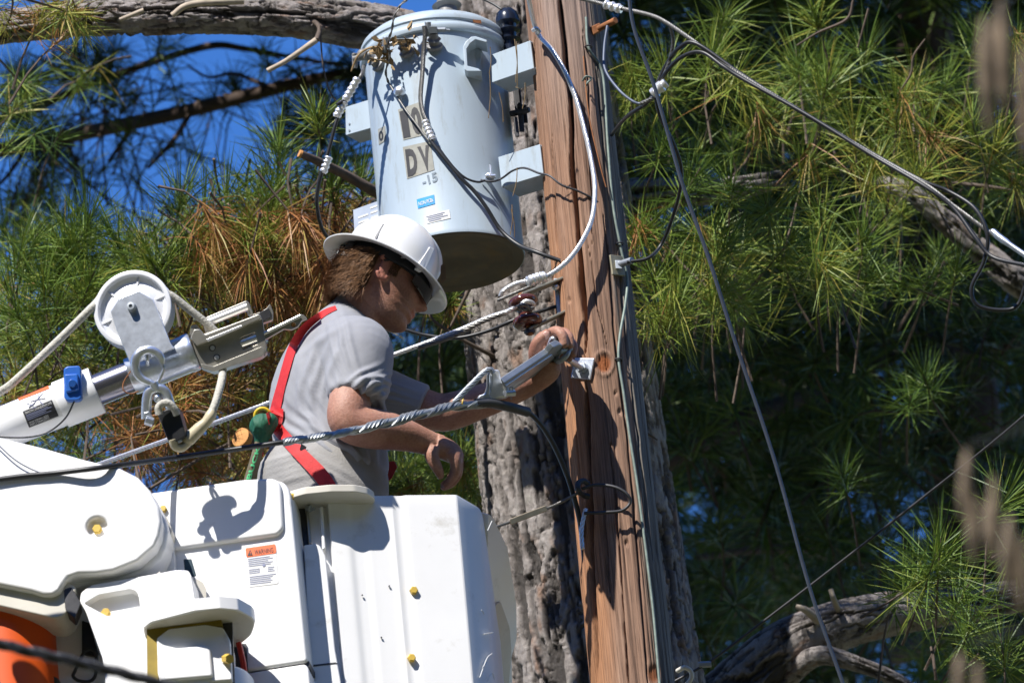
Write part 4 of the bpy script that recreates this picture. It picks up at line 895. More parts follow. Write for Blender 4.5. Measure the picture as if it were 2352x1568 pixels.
ph = cyl_hit(POLE, .101, 1420, 606); nn = Vector((ph.x-POLE.x, ph.y-POLE.y, 0)).normalized(); tpl = Plane(ph, nn)
M['stained'] = mat('stained zinc', (.30, .28, .20), .6, .3, var=.3, scale=30, dirt=((.30, .15, .05), .3, 30))
build(MB().slab([(1398, 586), (1428, 590), (1434, 636), (1404, 632)], tpl, .006, off=.006), 'square_washer', M['stained'], tb_, bevel=.002)
p_ = tpl.at(1418, 610, .004); dr = (nn*.5+R*.8+U*.12).normalized()
build(MB().box(p_+nn*.008, R*.011, ZU*.012, F*.008), 'nut', M['zinc'], tb_, bevel=.002); build(MB().tube([p_+nn*.01, P(1452, 598, dep(p_)-.035)], [.009, .0088], 16), 'bolt_sleeve', M['zinc'], tb_)
gw = [(1346, 40), (1352, 110), (1384, 170), (1396, 330), (1408, 470), (1424, 560), (1440, 640), (1436, 700), (1424, 770), (1421, 826), (1432, 900), (1446, 1000), (1462, 1100), (1478, 1220), (1500, 1400), (1515, 1570), (1530, 1720)]
g_ = wire([(0, 0, 0)]*2 if 0 else [tuple(cyl_hit(POLE, pole_r(PZ+(784-y)*PX*1.09)+.007, x, y)) for x, y in gw], .0036, 'olive', 'thin greenish ground wire stapled down the right side of the pole', 'wire', px=False)
for x, y in ((1421, 826), (1352, 108), (1424, 560)):
    c = cyl_hit(POLE, .106, x, y); build(MB().torus(c, R, (U*.4-F*.9).normalized(), .009, .0022, 16, 6), 'staple', M['dark'], g_)
st = wire([(1338, 186, pz(186)-.115), (1346, 176, pz(176)-.13), (1358, 180, pz(180)-.12), (1350, 190, pz(190)-.125), (1344, 200, pz(200)-.115)], .0028, 'olive', 'small twist of wire nailed high on the pole', 'wire')
hk = thing('hook_with_wire_loop', P(1336, 1130, pz(1130)-.12), 'dark hook on the pole holding a loop of tie wire and a clamped guy strand', 'pole hardware')
def pfz(x, y, o=.012): return tuple(cyl_hit(POLE, pole_r(PZ)+o, x, y))
build(MB().tube(cr([vec(pfz(1352, 1140)), vec(pfz(1338, 1136, .03)), P(1328, 1126, pz(1126)-.15), P(1328, 1110, pz(1110)-.15), P(1340, 1104, pz(1104)-.14), P(1352, 1112, pz(1112)-.13)], 6), .0075, 12), 'hook', M['dark'], hk)
wire([(1336, 1122, pz(1122)-.13), (1370, 1113, pz(1113)-.14), (1412, 1118, pz(1118)-.15), (1440, 1134, pz(1134)-.15), (1447, 1154, pz(1154)-.14), (1428, 1172, pz(1172)-.14), (1390, 1176, pz(1176)-.14), (1342, 1178, pz(1178)-.125)], .0042, 'dark', '', parent=hk, name='wire_loop')
wire([(1335, 1128, pz(1128)-.14), (1260, 1166, -.32), (1150, 1206, -.42), (1090, 1226, -.47)], .0040, 'greywire', '', parent=hk, name='guy_strand', strands=4)
pg = P(1172, 1198, -.40); pe = P(1256, 1166, -.325); pd = (pe-pg).normalized()
build(MB().box((pg+pe)*.5, (pe-pg)*.5, pd.cross(F).normalized()*.0075, F*.006), 'strand_clamp', mat('brown clamp', (.50, .42, .30), .4, .5, var=.2, scale=30), hk, bevel=.002)
wire([(1345, 1168, pz(1168)-.12), (1336, 1215, pz(1215)-.12), (1338, 1260, pz(1260)-.12)], .006, 'brightalu', '', parent=hk, name='wire_tail', strands=4)
wire([(1340, 130, pz(130)-.12), (1352, 260, pz(260)-.125), (1376, 370, pz(370)-.12), (1392, 430, pz(430)-.11)], .0018, 'rust', 'dry pine needle strand caught on the pole', 'needle')
# dry leaves caught on the bushings, needles on the brackets
lf = MB()
for i in range(46):
    x, y = (random.gauss(872, 20), random.gauss(128, 16)) if i < 26 else (random.gauss(935, 16), random.gauss(96, 12))
    c = P(x, y, .325+random.uniform(-.015, .02)); a, b = rd3(1).normalized(), rd3(1).normalized(); s = random.uniform(.008, .022)
    b = (b-a*b.dot(a)).normalized(); nrm_ = a.cross(b)
    lf.prism([c-a*s, c-a*s*.3+b*s*.4+nrm_*s*.3, c+a*s*.5+b*s*.3, c+a*s, c+a*s*.4-b*s*.4+nrm_*s*.2, c-a*s*.4-b*s*.35], nrm_*.0006)
lf.tube(cr([P(880, 110, .32), P(850, 110, .32), P(822, 128, .31), P(806, 165, .31)], 6), [.003]*18+[.001], 5)
build(lf, 'leaf_debris', M['deadleaf'], None, 'clump of dry tan leaves snagged on the left transformer bushings', 'dry leaves', kind='stuff', sharp=30)
mb = MB()
for x0, y0, x1, y1, d in ((1126, 108, 1124, 170, TF-.05), (1125, 170, 1122, 272, TF-.05), (1146, 212, 1156, 280, TF-.03), (1182, 90, 1188, 200, .02), (1186, 95, 1184, 190, .02), (1184, 200, 1192, 206, .03), (1206, 190, 1200, 250, .02), (1188, 385, 1178, 450, .15), (1176, 470, 1172, 540, .12), (1174, 480, 1182, 545, .12)):
    mb.tube(cr([P(x0, y0, d), P((x0+x1)/2+3, (y0+y1)/2, d-.004), P(x1, y1, d)], 4), .0011, 4)
build(mb, 'fallen_needles', M['deadleaf'], None, 'loose rusty pine needles hanging from the transformer brackets', 'pine needles', kind='stuff')
# ================================================================== bucket, boom and jib of the lift
def cut(a, b):                                   # a minus b, both closed
    obs = []
    for mb in (a, b):
        me = bpy.data.meshes.new('t'); me.from_pydata([tuple(v) for v in mb.v], [], mb.f)
        bm = bmesh.new(); bm.from_mesh(me); bmesh.ops.recalc_face_normals(bm, faces=bm.faces); bm.to_mesh(me); bm.free()
        o = bpy.data.objects.new('t', me); SC.collection.objects.link(o); obs.append(o)
    m = obs[0].modifiers.new('b', 'BOOLEAN'); m.operation = 'DIFFERENCE'; m.object = obs[1]; m.solver = 'EXACT'
    dg = bpy.context.evaluated_depsgraph_get(); dg.update()
    out = bpy.data.meshes.new_from_object(obs[0].evaluated_get(dg))
    for o in obs: bpy.data.objects.remove(o)
    out.materials.clear(); return out
def hexbolt(x, y, pl, parent, r=.0095, h=.009, off=0.0, m='yellow'):
    c = pl.at(x, y, off)
    return build(MB().lathe(c-pl.n*.002, pl.n, [(0, 0), (r, 0), (r, h), (r*.8, h+.002), (0, h+.002)], 6, ref=R), 'bolt_head', M[m], parent)
def rnd(outline, r=8, n=4):                      # round the corners of a traced outline
    out = []; k = len(outline)
    for i in range(k):
        p0, p, p1 = (np.array(outline[j % k], float) for j in (i-1, i, i+1))
        a, b = p0-p, p1-p; la, lb = np.linalg.norm(a), np.linalg.norm(b); q = min(r, la*.45, lb*.45)
        s, e = p+a/la*q, p+b/lb*q
        for t in np.linspace(0, 1, n+1): out.append(tuple((1-t)**2*s+2*t*(1-t)*p+t*t*e))
    return out
BP = vplane(861, 1140, -.725, 13)
bk = thing('lift_bucket', BP.at(861, 1900), 'white fibreglass lift bucket the lineman stands in, with yellow bolts and a warning decal', 'lift bucket')
zr = BP.at(861, 1137).z; BH = 1.12
t13 = Vector((math.cos(math.radians(13)), math.sin(math.radians(13)), 0)); n13 = BP.n
O = BP.at(861, 1137); sx = lambda x: (BP.at(x, 1137)-O).dot(t13)
def dirp(d): return Vector((math.cos(math.radians(d)), math.sin(math.radians(d)), 0))
plan = []
s0, s1 = sx(752), sx(1046)
g1, g2 = sx(815), sx(916)
for i in range(61):
    s = s0+(s1-s0)*i/60
    def well(c, w): return math.exp(-((s-c)/w)**4)
    plan.append(O+t13*s-n13*(.0045*well(g1, .020)+.0045*well(g2, .014)+.003*well((g1+g2)/2, .04)))
c = O+t13*s1
for a, l in ((30, .004), (48, .004), (62, .092), (66, .012), (74, .012), (82, .02), (88, .40), (100, .03), (130, .03), (160, .03), (180, .45), (200, .03), (230, .03), (262, .03)):
    c = c+dirp(a)*l; plan.append(c)
plan = [Vector((p.x, p.y, zr)) for p in plan]
cen = sum(plan, Vector())/len(plan)
def ringat(k, z, f): return [k.addv(cen+(p-cen)*f+Vector((0, 0, z))) for p in plan]
mb = MB(); rg = [ringat(mb, -BH, .94), ringat(mb, -.75, .965), ringat(mb, -.4, .985), ringat(mb, -.03, 1.0), ringat(mb, -.006, 1.0), ringat(mb, 0, .992), ringat(mb, 0, .972), ringat(mb, -.01, .966), ringat(mb, -BH+.03, .91)]
mb.skin(rg); build(mb, 'bucket_shell', M['white'], bk, sharp=15)
sp2 = Plane(cen+(plan[64]-cen)*1.0, Vector((math.sin(math.radians(74))*.88, -math.cos(math.radians(74))*.88, -.47)))
build(MB().slab(rnd([(1126, 1180), (1138, 1192), (1170, 1260), (1190, 1386), (1191, 1467), (1179, 1509), (1184, 1720), (1128, 1720), (1118, 1500)], 5), sp2, .10, off=-.005), 'step_moulding', M['white'], bk, bevel=.006, seg=3)
build(MB().slab(rnd([(1136, 1390), (1150, 1378), (1172, 1440), (1176, 1500), (1168, 1590), (1150, 1600), (1140, 1480)], 8), sp2, .006, off=.0), 'step_recess', M['cream'], bk, bevel=.003)
for x, y in ((950, 1356), (945, 1511)): hexbolt(x, y, BP, bk, .0105, .008, .0)
mb = MB()
for x, y in ((894, 1345), (832, 1366), (876, 1463)): mb.cyl(BP.at(x, y, -.002), BP.at(x, y, .0015), .0022, n=8)
build(mb, 'rivets', M['dark'], bk, kind='stuff')
# scratches on the corner: thin raised gel streaks
mb = MB()
for a in (((1102, 1555), (1118, 1512), (1130, 1500)), ((1108, 1532), (1120, 1520)), ((1120, 1218), (1130, 1196)), ((1112, 1455), (1132, 1452)), ((1118, 1565), (1130, 1545), (1136, 1560)), ((1106, 1400), (1112, 1410))):
    mb.tube(cr([Plane(cen+(plan[62]-cen), Vector((math.sin(math.radians(58)), -math.cos(math.radians(58)), 0))).at(x, y, .0) for x, y in a], 5), .0012, 6)
build(mb, 'scratches', M['decalwhite'], bk, kind='stuff')
# control side cover
up_ = [(300, 1142), (563, 1103), (634, 1101), (652, 1106), (664, 1122), (668, 1140), (690, 1360), (706, 1518), (563, 1540), (300, 1580)]
cv = build(MB().slab(rnd(up_, 10), LP, .13), 'side_cover', M['white'], bk, bevel=.012, seg=3)
build(MB().slab(rnd([(280, 1145), (563, 1104), (628, 1101), (642, 1107), (648, 1122), (653, 1216), (640, 1231), (422, 1262), (280, 1284)], 12), LP, .02, off=.013), 'raised_panel', M['white'], cv, bevel=.009, seg=3)
build(MB().slab(rnd([(400, 1566), (563, 1543), (700, 1522), (708, 1532), (726, 1720), (400, 1720)], 8), LP, .12, off=-.004), 'side_cover', M['white'], bk, bevel=.008, seg=3)
build(MB().slab([(300, 1574), (708, 1513), (708, 1526), (300, 1590)], LP, .11, off=-.012), 'seam', M['dark'], bk)
hexbolt(376, 1170, LP, cv, .009, .01, .013)
CP = vplane(720, 1300, -.85, 4)
co_ = build(MB().slab(rnd([(698, 1250), (726, 1247), (735, 1252), (749, 1277), (770, 1490), (783, 1562), (800, 1720), (722, 1720), (712, 1530)], 6), CP, .11), 'corner_moulding', M['white'], bk, bevel=.009, seg=3)
build(MB().slab([(711, 1527), (770, 1520), (776, 1523), (712, 1531)], CP, .02, off=.001), 'seam', M['dark'], co_)
IP = vplane(720, 1180, -.745, 5)
wl = build(MB().slab([(655, 1140), (775, 1140), (800, 1720), (690, 1720)], IP, .03), 'inner_wall', M['white'], bk, bevel=.003)
build(MB().slab([(686, 1163), (699, 1161), (713, 1250), (693, 1253)], IP, .01, off=.002), 'slot', M['dark'], wl)
build(MB().slab([(701, 1163), (707, 1163), (716, 1252), (709, 1252)], IP, .02, off=.016), 'hinge_strip', M['alu'], wl, bevel=.002)
build(MB().slab([(733, 1174), (741, 1171), (748, 1270), (740, 1272)], IP, .04, off=.028), 'wall_rib', M['white'], wl, bevel=.005)
mb = MB().cyl(IP.at(703, 1167, .02), IP.at(722, 1168, .03), .0045, n=12); mb.cyl(IP.at(706, 1167, .022), IP.at(714, 1168, .03), .0085, n=6); build(mb, 'hinge_bolt', M['zinc'], wl)
for x, y in ((680, 1294), (694, 1421), (705, 1536)):
    c = P(x, y, LP.dep(x-12, y)+.035); build(MB().lathe(c-R*.012, R+F*.1, [(0, 0), (.0095, 0), (.0095, .016), (0, .016)], 6), 'bolt_head', M['yellow'], bk)
c = P(671, 1140, LP.dep(650, 1140)+.03); build(MB().lathe(c-R*.01, R, [(0, 0), (.008, 0), (.008, .014), (0, .014)], 6), 'bolt_head', M['yellow'], bk)
HP = Plane(P(700, 1166, -.745), Vector((0, 0, -1)))
build(MB().slab(rnd([(664, 1145), (700, 1135), (760, 1129), (815, 1129), (846, 1135), (861, 1146), (861, 1156), (846, 1161), (800, 1165), (664, 1177)], 6), HP, .020), 'rim_lip', M['cream'], bk, bevel=.005, seg=3)
build(MB().slab(rnd([(664, 1134), (700, 1126), (760, 1120), (810, 1120), (842, 1126), (856, 1137), (800, 1155), (664, 1166)], 6), Plane(HP.o+ZU*.0205, HP.n), .006), 'rim_lip', M['white'], bk, bevel=.002)
# warning decal
wq = [(564, 1259), (633, 1249), (640, 1340), (571, 1348)]
def wfn(o): return lambda x, y: LP.at(x, y, o)
wd_ = build(MB().slab(rnd(wq, 5), LP, .0016, off=.0012), 'warning_decal', M['decalwhite'], cv)
build(MB().slab(rnd([(564, 1259), (633, 1249), (635, 1270), (566, 1280)], 4), LP, .0016, off=.0022), 'header', M['decalorange'], wd_)
build(text_on([(584, 1262), (627, 1256), (628, 1267), (585, 1274)], wfn(.0032), 'WARNING', .0), 'lettering', M['letter'], wd_)
build(MB().slab([(575, 1262), (581, 1275), (569, 1276.5)], LP, .001, off=.0032), 'triangle', M['letter'], wd_)
build(text_on([(574.2, 1266), (576, 1265.8), (576.3, 1274), (574.5, 1274.2)], wfn(.0040), '!', .0), 'lettering', M['decalorange'], wd_)
mb = MB()
for k in range(15):
    v0 = .28+.046*k
    if k in (5, 9): continue
    for a, b in (((.06, random.uniform(.70, .95)),) if k < 5 or k > 8 else ((.06, .42), (.68, random.uniform(.85, .95)))):
        mb.slab([bil(wq, u, v) for u, v in ((a, v0), (b, v0), (b, v0+.017), (a, v0+.017))], LP, .0006, off=.0020)
c = LP.at(606, 1297, .002); mb.lathe(c, LP.n, [(0, 0), (.0042, 0), (.0042, .0006), (0, .0006)], 8)
build(mb, 'print', M['ink'], wd_)

# ---------------------------------------------------------------- boom tip
# the plane BC of the boom cover stands where the line cable passes it
bo = thing('lift_boom', BC.at(220, 1800), 'white rounded boom tip and control housing of the lift at lower left', 'lift boom')
oc = [(-400, 1010), (-60, 990), (0, 1003), (100, 1027), (190, 1053), (274, 1073), (316, 1094), (345, 1125), (364, 1160), (371, 1195), (366, 1228), (355, 1253), (316, 1288), (260, 1310), (215, 1316), (176, 1317), (156, 1324), (146, 1338), (137, 1355), (120, 1365), (98, 1364), (70, 1356), (0, 1342), (-400, 1260)]
a = MB().slab(oc, BC, .16); rc = BC.at(223, 1209); b = MB().cyl(rc-BC.n*.02, rc+BC.n*.05, .0245, n=32)
bc = link('boom_cover', cut(a, b), M['white'], bo, bevel=.013, seg=4)
hexbolt(224, 1216, BC, bc, .012, .010, -.019)
build(MB().slab([(x+(7 if x > 250 else 3), y+(3 if y < 1200 else 9)) for x, y in oc], BC, .14, off=-.05), 'boom_cover', M['white'], bo, bevel=.012, seg=3)
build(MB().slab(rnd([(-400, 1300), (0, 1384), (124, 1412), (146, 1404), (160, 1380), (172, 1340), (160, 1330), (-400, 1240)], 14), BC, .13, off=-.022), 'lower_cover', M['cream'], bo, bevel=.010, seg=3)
mb = MB().slab(rnd([(170, 1316), (230, 1320), (340, 1292), (400, 1262), (402, 1320), (250, 1360), (170, 1380)], 8), vplane(300, 1320, -.93, -4), .06); build(mb, 'pivot_housing', M['white'], bo, bevel=.008)
mb = MB().slab(rnd([(352, 1190), (380, 1180), (396, 1215), (378, 1270), (352, 1290)], 10), vplane(370, 1220, -.93, -4), .06); build(mb, 'pivot_rim', M['cream'], bo, bevel=.012, seg=3)
build(MB().slab(rnd([(146, 1352), (164, 1346), (186, 1384), (172, 1420), (150, 1400)], 6), vplane(160, 1380, -1.075, 0), .05), 'pivot_block', M['dark'], bo, bevel=.004)
CH = vplane(330, 1400, -1.10, -5)
oh = rnd([(183, 1380), (186, 1360), (211, 1342), (352, 1318), (404, 1308), (432, 1309), (438, 1318), (447, 1372), (452, 1440), (345, 1450), (350, 1720), (246, 1720), (242, 1568), (236, 1512), (197, 1404)], 6)
a = MB().slab(oh, CH, .11); b = MB().slab(rnd([(193, 1385), (226, 1365), (300, 1352), (314, 1358), (319, 1372), (323, 1402), (246, 1414)], 6), CH, .030, off=.002)
b2 = [CH.at(x, y, .02) for x, y in ()]
ch = link('control_housing', cut(a, b), M['white'], bo, bevel=.008, seg=3)
hexbolt(244, 1408, CH, ch, .0115, .010, -.018)
build(MB().slab(rnd([(214, 1340), (352, 1316), (366, 1306), (366, 1316), (216, 1350)], 2), CH, .08, off=-.012), 'housing_plate', M['cream'], ch, bevel=.003)
build(MB().slab([(421, 1283), (440, 1282), (452, 1322), (426, 1330)], vplane(430, 1300, -.90, -5), .05), 'dark_box', mat('dark teal plastic', (.012, .04, .06), .4, var=.2), bo, bevel=.002)
build(MB().slab(rnd([(440, 1322), (466, 1336), (474, 1352), (474, 1372), (452, 1374)], 3), vplane(460, 1350, -.95, 10), .02), 'hinge_plate', M['cream'], bo, bevel=.002)
VP = Plane(P(450, 1462, -1.10), Vector((0, 0, -1)))
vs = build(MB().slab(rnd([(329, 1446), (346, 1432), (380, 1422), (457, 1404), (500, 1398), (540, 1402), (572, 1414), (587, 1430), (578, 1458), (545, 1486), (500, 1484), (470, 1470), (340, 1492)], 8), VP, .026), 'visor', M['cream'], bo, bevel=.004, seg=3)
build(MB().slab(rnd([(327, 1444), (346, 1428), (446, 1402), (505, 1396), (548, 1400), (580, 1418), (588, 1430), (580, 1428), (545, 1410), (500, 1406), (446, 1412), (350, 1438)], 4), VP, .030, off=-.001), 'visor_edge', M['white'], vs, bevel=.003)
YP = vplane(420, 1450, -1.185, -5)
build(MB().slab([(337, 1438), (372, 1424), (440, 1400), (504, 1394), (510, 1436), (383, 1452), (364, 1470), (364, 1720), (340, 1720)], YP, .02), 'yellow_plate', M['dullyellow'], bo)
build(MB().slab([(362, 1442), (530, 1420), (540, 1720), (358, 1720)], YP, .01, off=-.024), 'dark_gap', M['dark'], bo)
KP = vplane(440, 1500, -1.215, -3)
kb = build(MB().slab(rnd([(360, 1464), (387, 1443), (471, 1433), (512, 1440), (528, 1468), (533, 1560), (370, 1572), (362, 1545)], 5), KP, .10), 'control_knob_box', M['white'], bo, bevel=.012, seg=3)
build(MB().slab(rnd([(362, 1500), (380, 1494), (470, 1484), (484, 1490), (490, 1556), (370, 1566)], 8), KP, .03, off=.012), 'raised_panel', M['white'], kb, bevel=.009, seg=3)
build(MB().cyl(KP.at(518, 1512, .0), KP.at(528, 1512, .02), .012, n=6), 'bolt_head', M['yellow'], kb)
DP = P(470, 1650, -1.15); build(MB().lathe(DP, ZU, [(0, 0), (.10, 0), (.125, .02), (.125, .085), (.118, .095), (0, .097)], 48), 'turntable', M['white'], bo)
build(MB().slab([(508, 1470), (566, 1478), (580, 1720), (508, 1720)], vplane(540, 1500, -1.02, 0), .03), 'dark_gap', M['dark'], bo)
build(MB().tube(cr([P(548, 1475, -1.06), P(554, 1500, -1.07), P(560, 1530, -1.08), P(566, 1600, -1.09)], 5), .007, 12), 'red_hose', mat('red hose', (.55, .035, .02), .4, var=.1), bo)
ot = build(MB().tube([P(2, 1180, -.80), P(40, 1720, -1.05)], [.112, .112], 48), 'orange_tube', M['orange'], bo)
build(MB().tube([P(26, 1572, -.972), P(38, 1760, -1.06)], [.120, .120], 48), 'tube_cap', M['black'], ot, bevel=.01)
build(MB().slab(rnd([(100, 1390), (196, 1380), (262, 1420), (272, 1470), (276, 1720), (134, 1720)], 6), vplane(150, 1450, -.92, -4), .08), 'boom_post', M['white'], bo, bevel=.008)
mb = MB().slab(rnd([(188, 1424), (206, 1430), (226, 1500), (220, 1506), (188, 1498)], 3), vplane(200, 1460, -.945, 0), .02); build(mb, 'strap', M['black'], bo)
build(MB().tube(cr([P(x, y, -.99) for x, y in ((196, 1494), (188, 1506), (172, 1540), (168, 1552), (180, 1562), (204, 1564), (218, 1552), (222, 1520), (218, 1496), (206, 1490))], 6, True), .0042, 10), 'carabiner', M['black'], bo)
wire([(-20, 1006, -.917), (30, 1052, -.944), (70, 1076, -.958), (112, 1092, -.968)], .0016, 'bluegrey', '', parent=bo, name='thin_wire')

build(MB().lathe(P(-150, 965, -1.20), -F, [(0, 0), (.10, 0), (.105, .01), (.105, .09), (.08, .10), (0, .10)], 48), 'shadow_drum', M['white'], bo)  # unseen drum left of the frame, added to shadow the boom cover

# ---------------------------------------------------------------- jib
JD = -.80
jb = thing('jib', P(180, 913, JD), 'white jib tube with chrome rod, grooved sheave and cast aluminium head reaching behind the man', 'jib')
def J(x, dn=0.0, dz=0.0):                          # point on the jib axis at picture x
    return P(x, 913-.401*(x-180), JD)
jd = (J(400)-J(0)).normalized(); jn = jd.cross(F).normalized(); jn = jn if jn.dot(U) > 0 else -jn
build(MB().lathe(J(-420), jd, [(0, 0), (.053, 0), (.053, (J(150)-J(-420)).length), (0, (J(150)-J(-420)).length)], 64), 'jib_tube', M['white'], jb)
L_ = (J(223)-J(138)).length
build(MB().lathe(J(138), jd, [(0, 0), (.0575, 0), (.0585, .002), (.0585, L_-.002), (.057, L_), (.04, L_), (0, L_)], 64), 'collar', M['white'], jb)
build(MB().lathe(J(222), jd, [(0, 0), (.039, 0), (.039, .11), (0, .11)], 64), 'chrome_rod', M['chrome'], jb)
L_ = (J(447)-J(299)).length
sl_ = build(MB().lathe(J(299), jd, [(0, 0), (.045, 0), (.0465, .002), (.0465, L_-.022), (.048, L_-.018), (.048, L_-.004), (.045, L_), (0, L_)], 64), 'galvanised_sleeve', M['galv'], jb)
bp_ = Plane(P(168, 884, JD-.052), (-F+jn*.25).normalized())
bl_ = build(MB().slab(rnd([(148, 850), (155, 844), (184, 842), (188, 852), (190, 915), (184, 922), (156, 924), (149, 916)], 5), bp_, .03, off=.016), 'blue_latch', M['blue'], jb, bevel=.004)
build(MB().slab(rnd([(151, 864), (182, 862), (184, 900), (154, 906)], 5), bp_, .02, off=.024), 'blue_latch', M['blue'], bl_, bevel=.004)
build(MB().cyl(bp_.at(166, 880, .02), bp_.at(166, 880, .030), .010, n=24), 'latch_button', M['blue'], bl_, bevel=.002)
wire([(172, 918, JD-.07), (150, 960, JD-.066), (110, 992, JD-.06), (60, 1004, JD-.06), (-20, 1003, JD-.06)], .0022, 'black', '', parent=jb, name='thin_wire')
wire([(300, 852, JD-.05), (284, 878, JD-.055), (284, 896, JD-.06), (300, 904, JD-.055), (318, 898, JD-.05)], .0016, 'rust', '', parent=jb, name='thin_wire')
# label wrapped on the tube
def tube_fn(o):
    r_ = .053+o
    def f(x, y):
        d = ray(x, y); w0 = CAM-J(0); dd = d-jd*d.dot(jd); ww = w0-jd*w0.dot(jd)
        a, b, c = dd.dot(dd), 2*dd.dot(ww), ww.dot(ww)-r_*r_; q = b*b-4*a*c
        return CAM+d*((-b-math.sqrt(max(q, 0)))/(2*a))
    return f
jt = build(patch([(40, 913), (110, 885), (146, 955), (66, 982)], tube_fn(.0008)), 'jib_label', M['decalwhite'], jb)
build(patch([(40, 913), (110, 885), (114, 891), (43, 919)], tube_fn(.0016)), 'label_stripe', M['decalorange'], jt)
bq = [(52, 945), (119, 918), (135, 955), (67, 982)]
build(patch(bq, tube_fn(.0016)), 'label_text_box', M['decalblack'], jt)
rot = [bq[2], bq[3], bq[0], bq[1]]
def sub(q, u0, v0, u1, v1): return [bil(q, u0, v0), bil(q, u1, v0), bil(q, u1, v1), bil(q, u0, v1)]
build(text_on(sub(rot, .05, .80, .95, .93), tube_fn(.0022), 'ENTANGLEMENT HAZARD', .0), 'lettering', M['decalwhite'], jt)
build(text_on(sub(rot, .30, .20, .95, .31), tube_fn(.0022), 'KEEP HANDS AND', .0), 'lettering', M['decalwhite'], jt)
build(text_on(sub(rot, .30, .06, .95, .17), tube_fn(.0022), 'CLOTHING CLEAR', .0), 'lettering', M['decalwhite'], jt)
mb = MB()
for v0, a in ((.42, .15), (.52, .3), (.62, .1), (.70, .2)):
    p_ = patch(sub(rot, a, v0, .95, v0+.045), tube_fn(.0022), 4, 1); o_ = len(mb.v); mb.v += p_.v; mb.f += [tuple(i+o_ for i in f) for f in p_.f]
build(mb, 'print', M['ink'], jt)
mb = MB()
for l in (((66, 935), (78, 926), (88, 914), (98, 904)), ((70, 922), (84, 918), (104, 914)), ((88, 908), (92, 922), (100, 930)), ((72, 938), (84, 934)), ((62, 926), (76, 932))):
    mb.tube([tube_fn(.0012)(x, y) for x, y in l], .0013, 5)
build(mb, 'pictogram', M['ink'], jt)
# sheave between its cheek plates
sc_, sn = P(309, 714, JD+.005), (-F*.93-R*.20+U*.30).normalized()
prof = [(0, -.024), (.06, -.024), (.088, -.024), (.0965, -.022), (.0975, -.018), (.080, -.006), (.080, .006), (.0975, .018), (.0965, .0225), (.090, .024), (.0865, .0235), (.0855, .018), (.083, .011), (.074, .0065), (.062, .010), (.053, .016), (.050, .017), (0, .017)]
sh = build(MB().lathe(sc_, sn, prof, 96), 'sheave', mat('grey cast sheave', (.80, .81, .84), .32, .25, var=.08, scale=15), jb, sharp=28)
e1 = sn.cross(U).normalized(); e2 = sn.cross(e1)
mb = MB()
for k in range(6):
    a = k*math.pi/3+.45; dr = e1*math.cos(a)+e2*math.sin(a); tn_ = sn.cross(dr)
    mb.box(sc_+dr*.0665+sn*.0085, dr*.0185, tn_*.0028, sn*.004)
build(mb, 'sheave_ribs', sh.data.materials[0], sh, bevel=.001)
cp = Plane(sc_+sn*.030, sn)
ck = build(MB().slab([(254, 715), (272, 686), (318, 668), (352, 688), (371, 735), (391, 785), (400, 800), (300, 838), (290, 812), (270, 765)], cp, .006), 'cheek_plate', M['galv'], jb, bevel=.0015)
build(MB().slab([(262, 712), (280, 690), (318, 676), (345, 690), (390, 800), (300, 830)], Plane(sc_-sn*.030, sn), .006), 'cheek_plate', M['galv'], jb, bevel=.0015)
c = cp.at(304, 707); mb = MB().lathe(c-cp.n*.06, cp.n, [(0, 0), (.0115, 0), (.0115, .062), (.0105, .068), (.0095, .078), (.0045, .0785), (.004, .070), (0, .070)], 28); build(mb, 'axle_bolt', M['zinc'], ck)
# cast head with rollers
hp = Plane(P(520, 780, JD-.03), (-F+U*.12).normalized())
body = rnd([(440, 779), (470, 766), (598, 722), (604, 738), (613, 808), (600, 819), (492, 854), (462, 843), (450, 812)], 5)
hwin = MB().slab(rnd([(552, 776), (586, 763), (592, 790), (558, 803)], 2), hp, .2, off=.05)
hd = link('cast_head', cut(MB().slab(body, hp, .06), hwin), M['alu'], jb, bevel=.004)
build(MB().slab(rnd([(438, 776), (446, 758), (460, 757), (470, 770), (596, 722), (603, 733), (560, 752), (480, 786), (452, 796)], 4), hp, .03, off=.016), 'head_rail', M['alu'], hd, bevel=.004)
build(MB().slab(rnd([(462, 836), (490, 843), (602, 797), (610, 806), (602, 820), (492, 855), (466, 848)], 4), hp, .03, off=.016), 'head_rail', M['alu'], hd, bevel=.004)
build(MB().slab([(474, 781), (556, 748), (558, 753), (478, 787)], hp, .006, off=.019), 'rail_highlight', M['brightalu'], hd, bevel=.001)
build(MB().cyl(hp.at(552, 790, -.012), hp.at(590, 776, -.012), .0125, n=28), 'roller', M['brightalu'], hd)
for x, y in ((488, 799), (498, 821)):
    build(MB().lathe(hp.at(x, y, -.002), hp.n, [(0, 0), (.0085, 0), (.0085, .003), (.007, .004), (.004, .003), (0, .003)], 20), 'head_screw', M['dark'], hd)
    build(MB().lathe(hp.at(x, y, .0), hp.n, [(0, 0), (.0058, 0), (.0058, .0035), (0, .0036)], 20), 'head_screw', M['brightalu'], hd)
h2 = Plane(P(520, 720, JD+.045), hp.n)
fr2 = build(MB().slab(rnd([(466, 742), (474, 728), (566, 690), (573, 696), (582, 722), (571, 724), (562, 704), (478, 740), (486, 770), (474, 772)], 3), h2, .03), 'upper_rail', M['alu'], jb, bevel=.003)
build(MB().slab(rnd([(436, 776), (440, 752), (452, 748), (462, 760), (460, 790)], 4), h2, .05, off=.03), 'upper_rail', M['alu'], jb, bevel=.004)
build(MB().cyl(h2.at(474, 742, .01), h2.at(568, 704, .01), .0095, n=28), 'roller', M['brightalu'], jb)
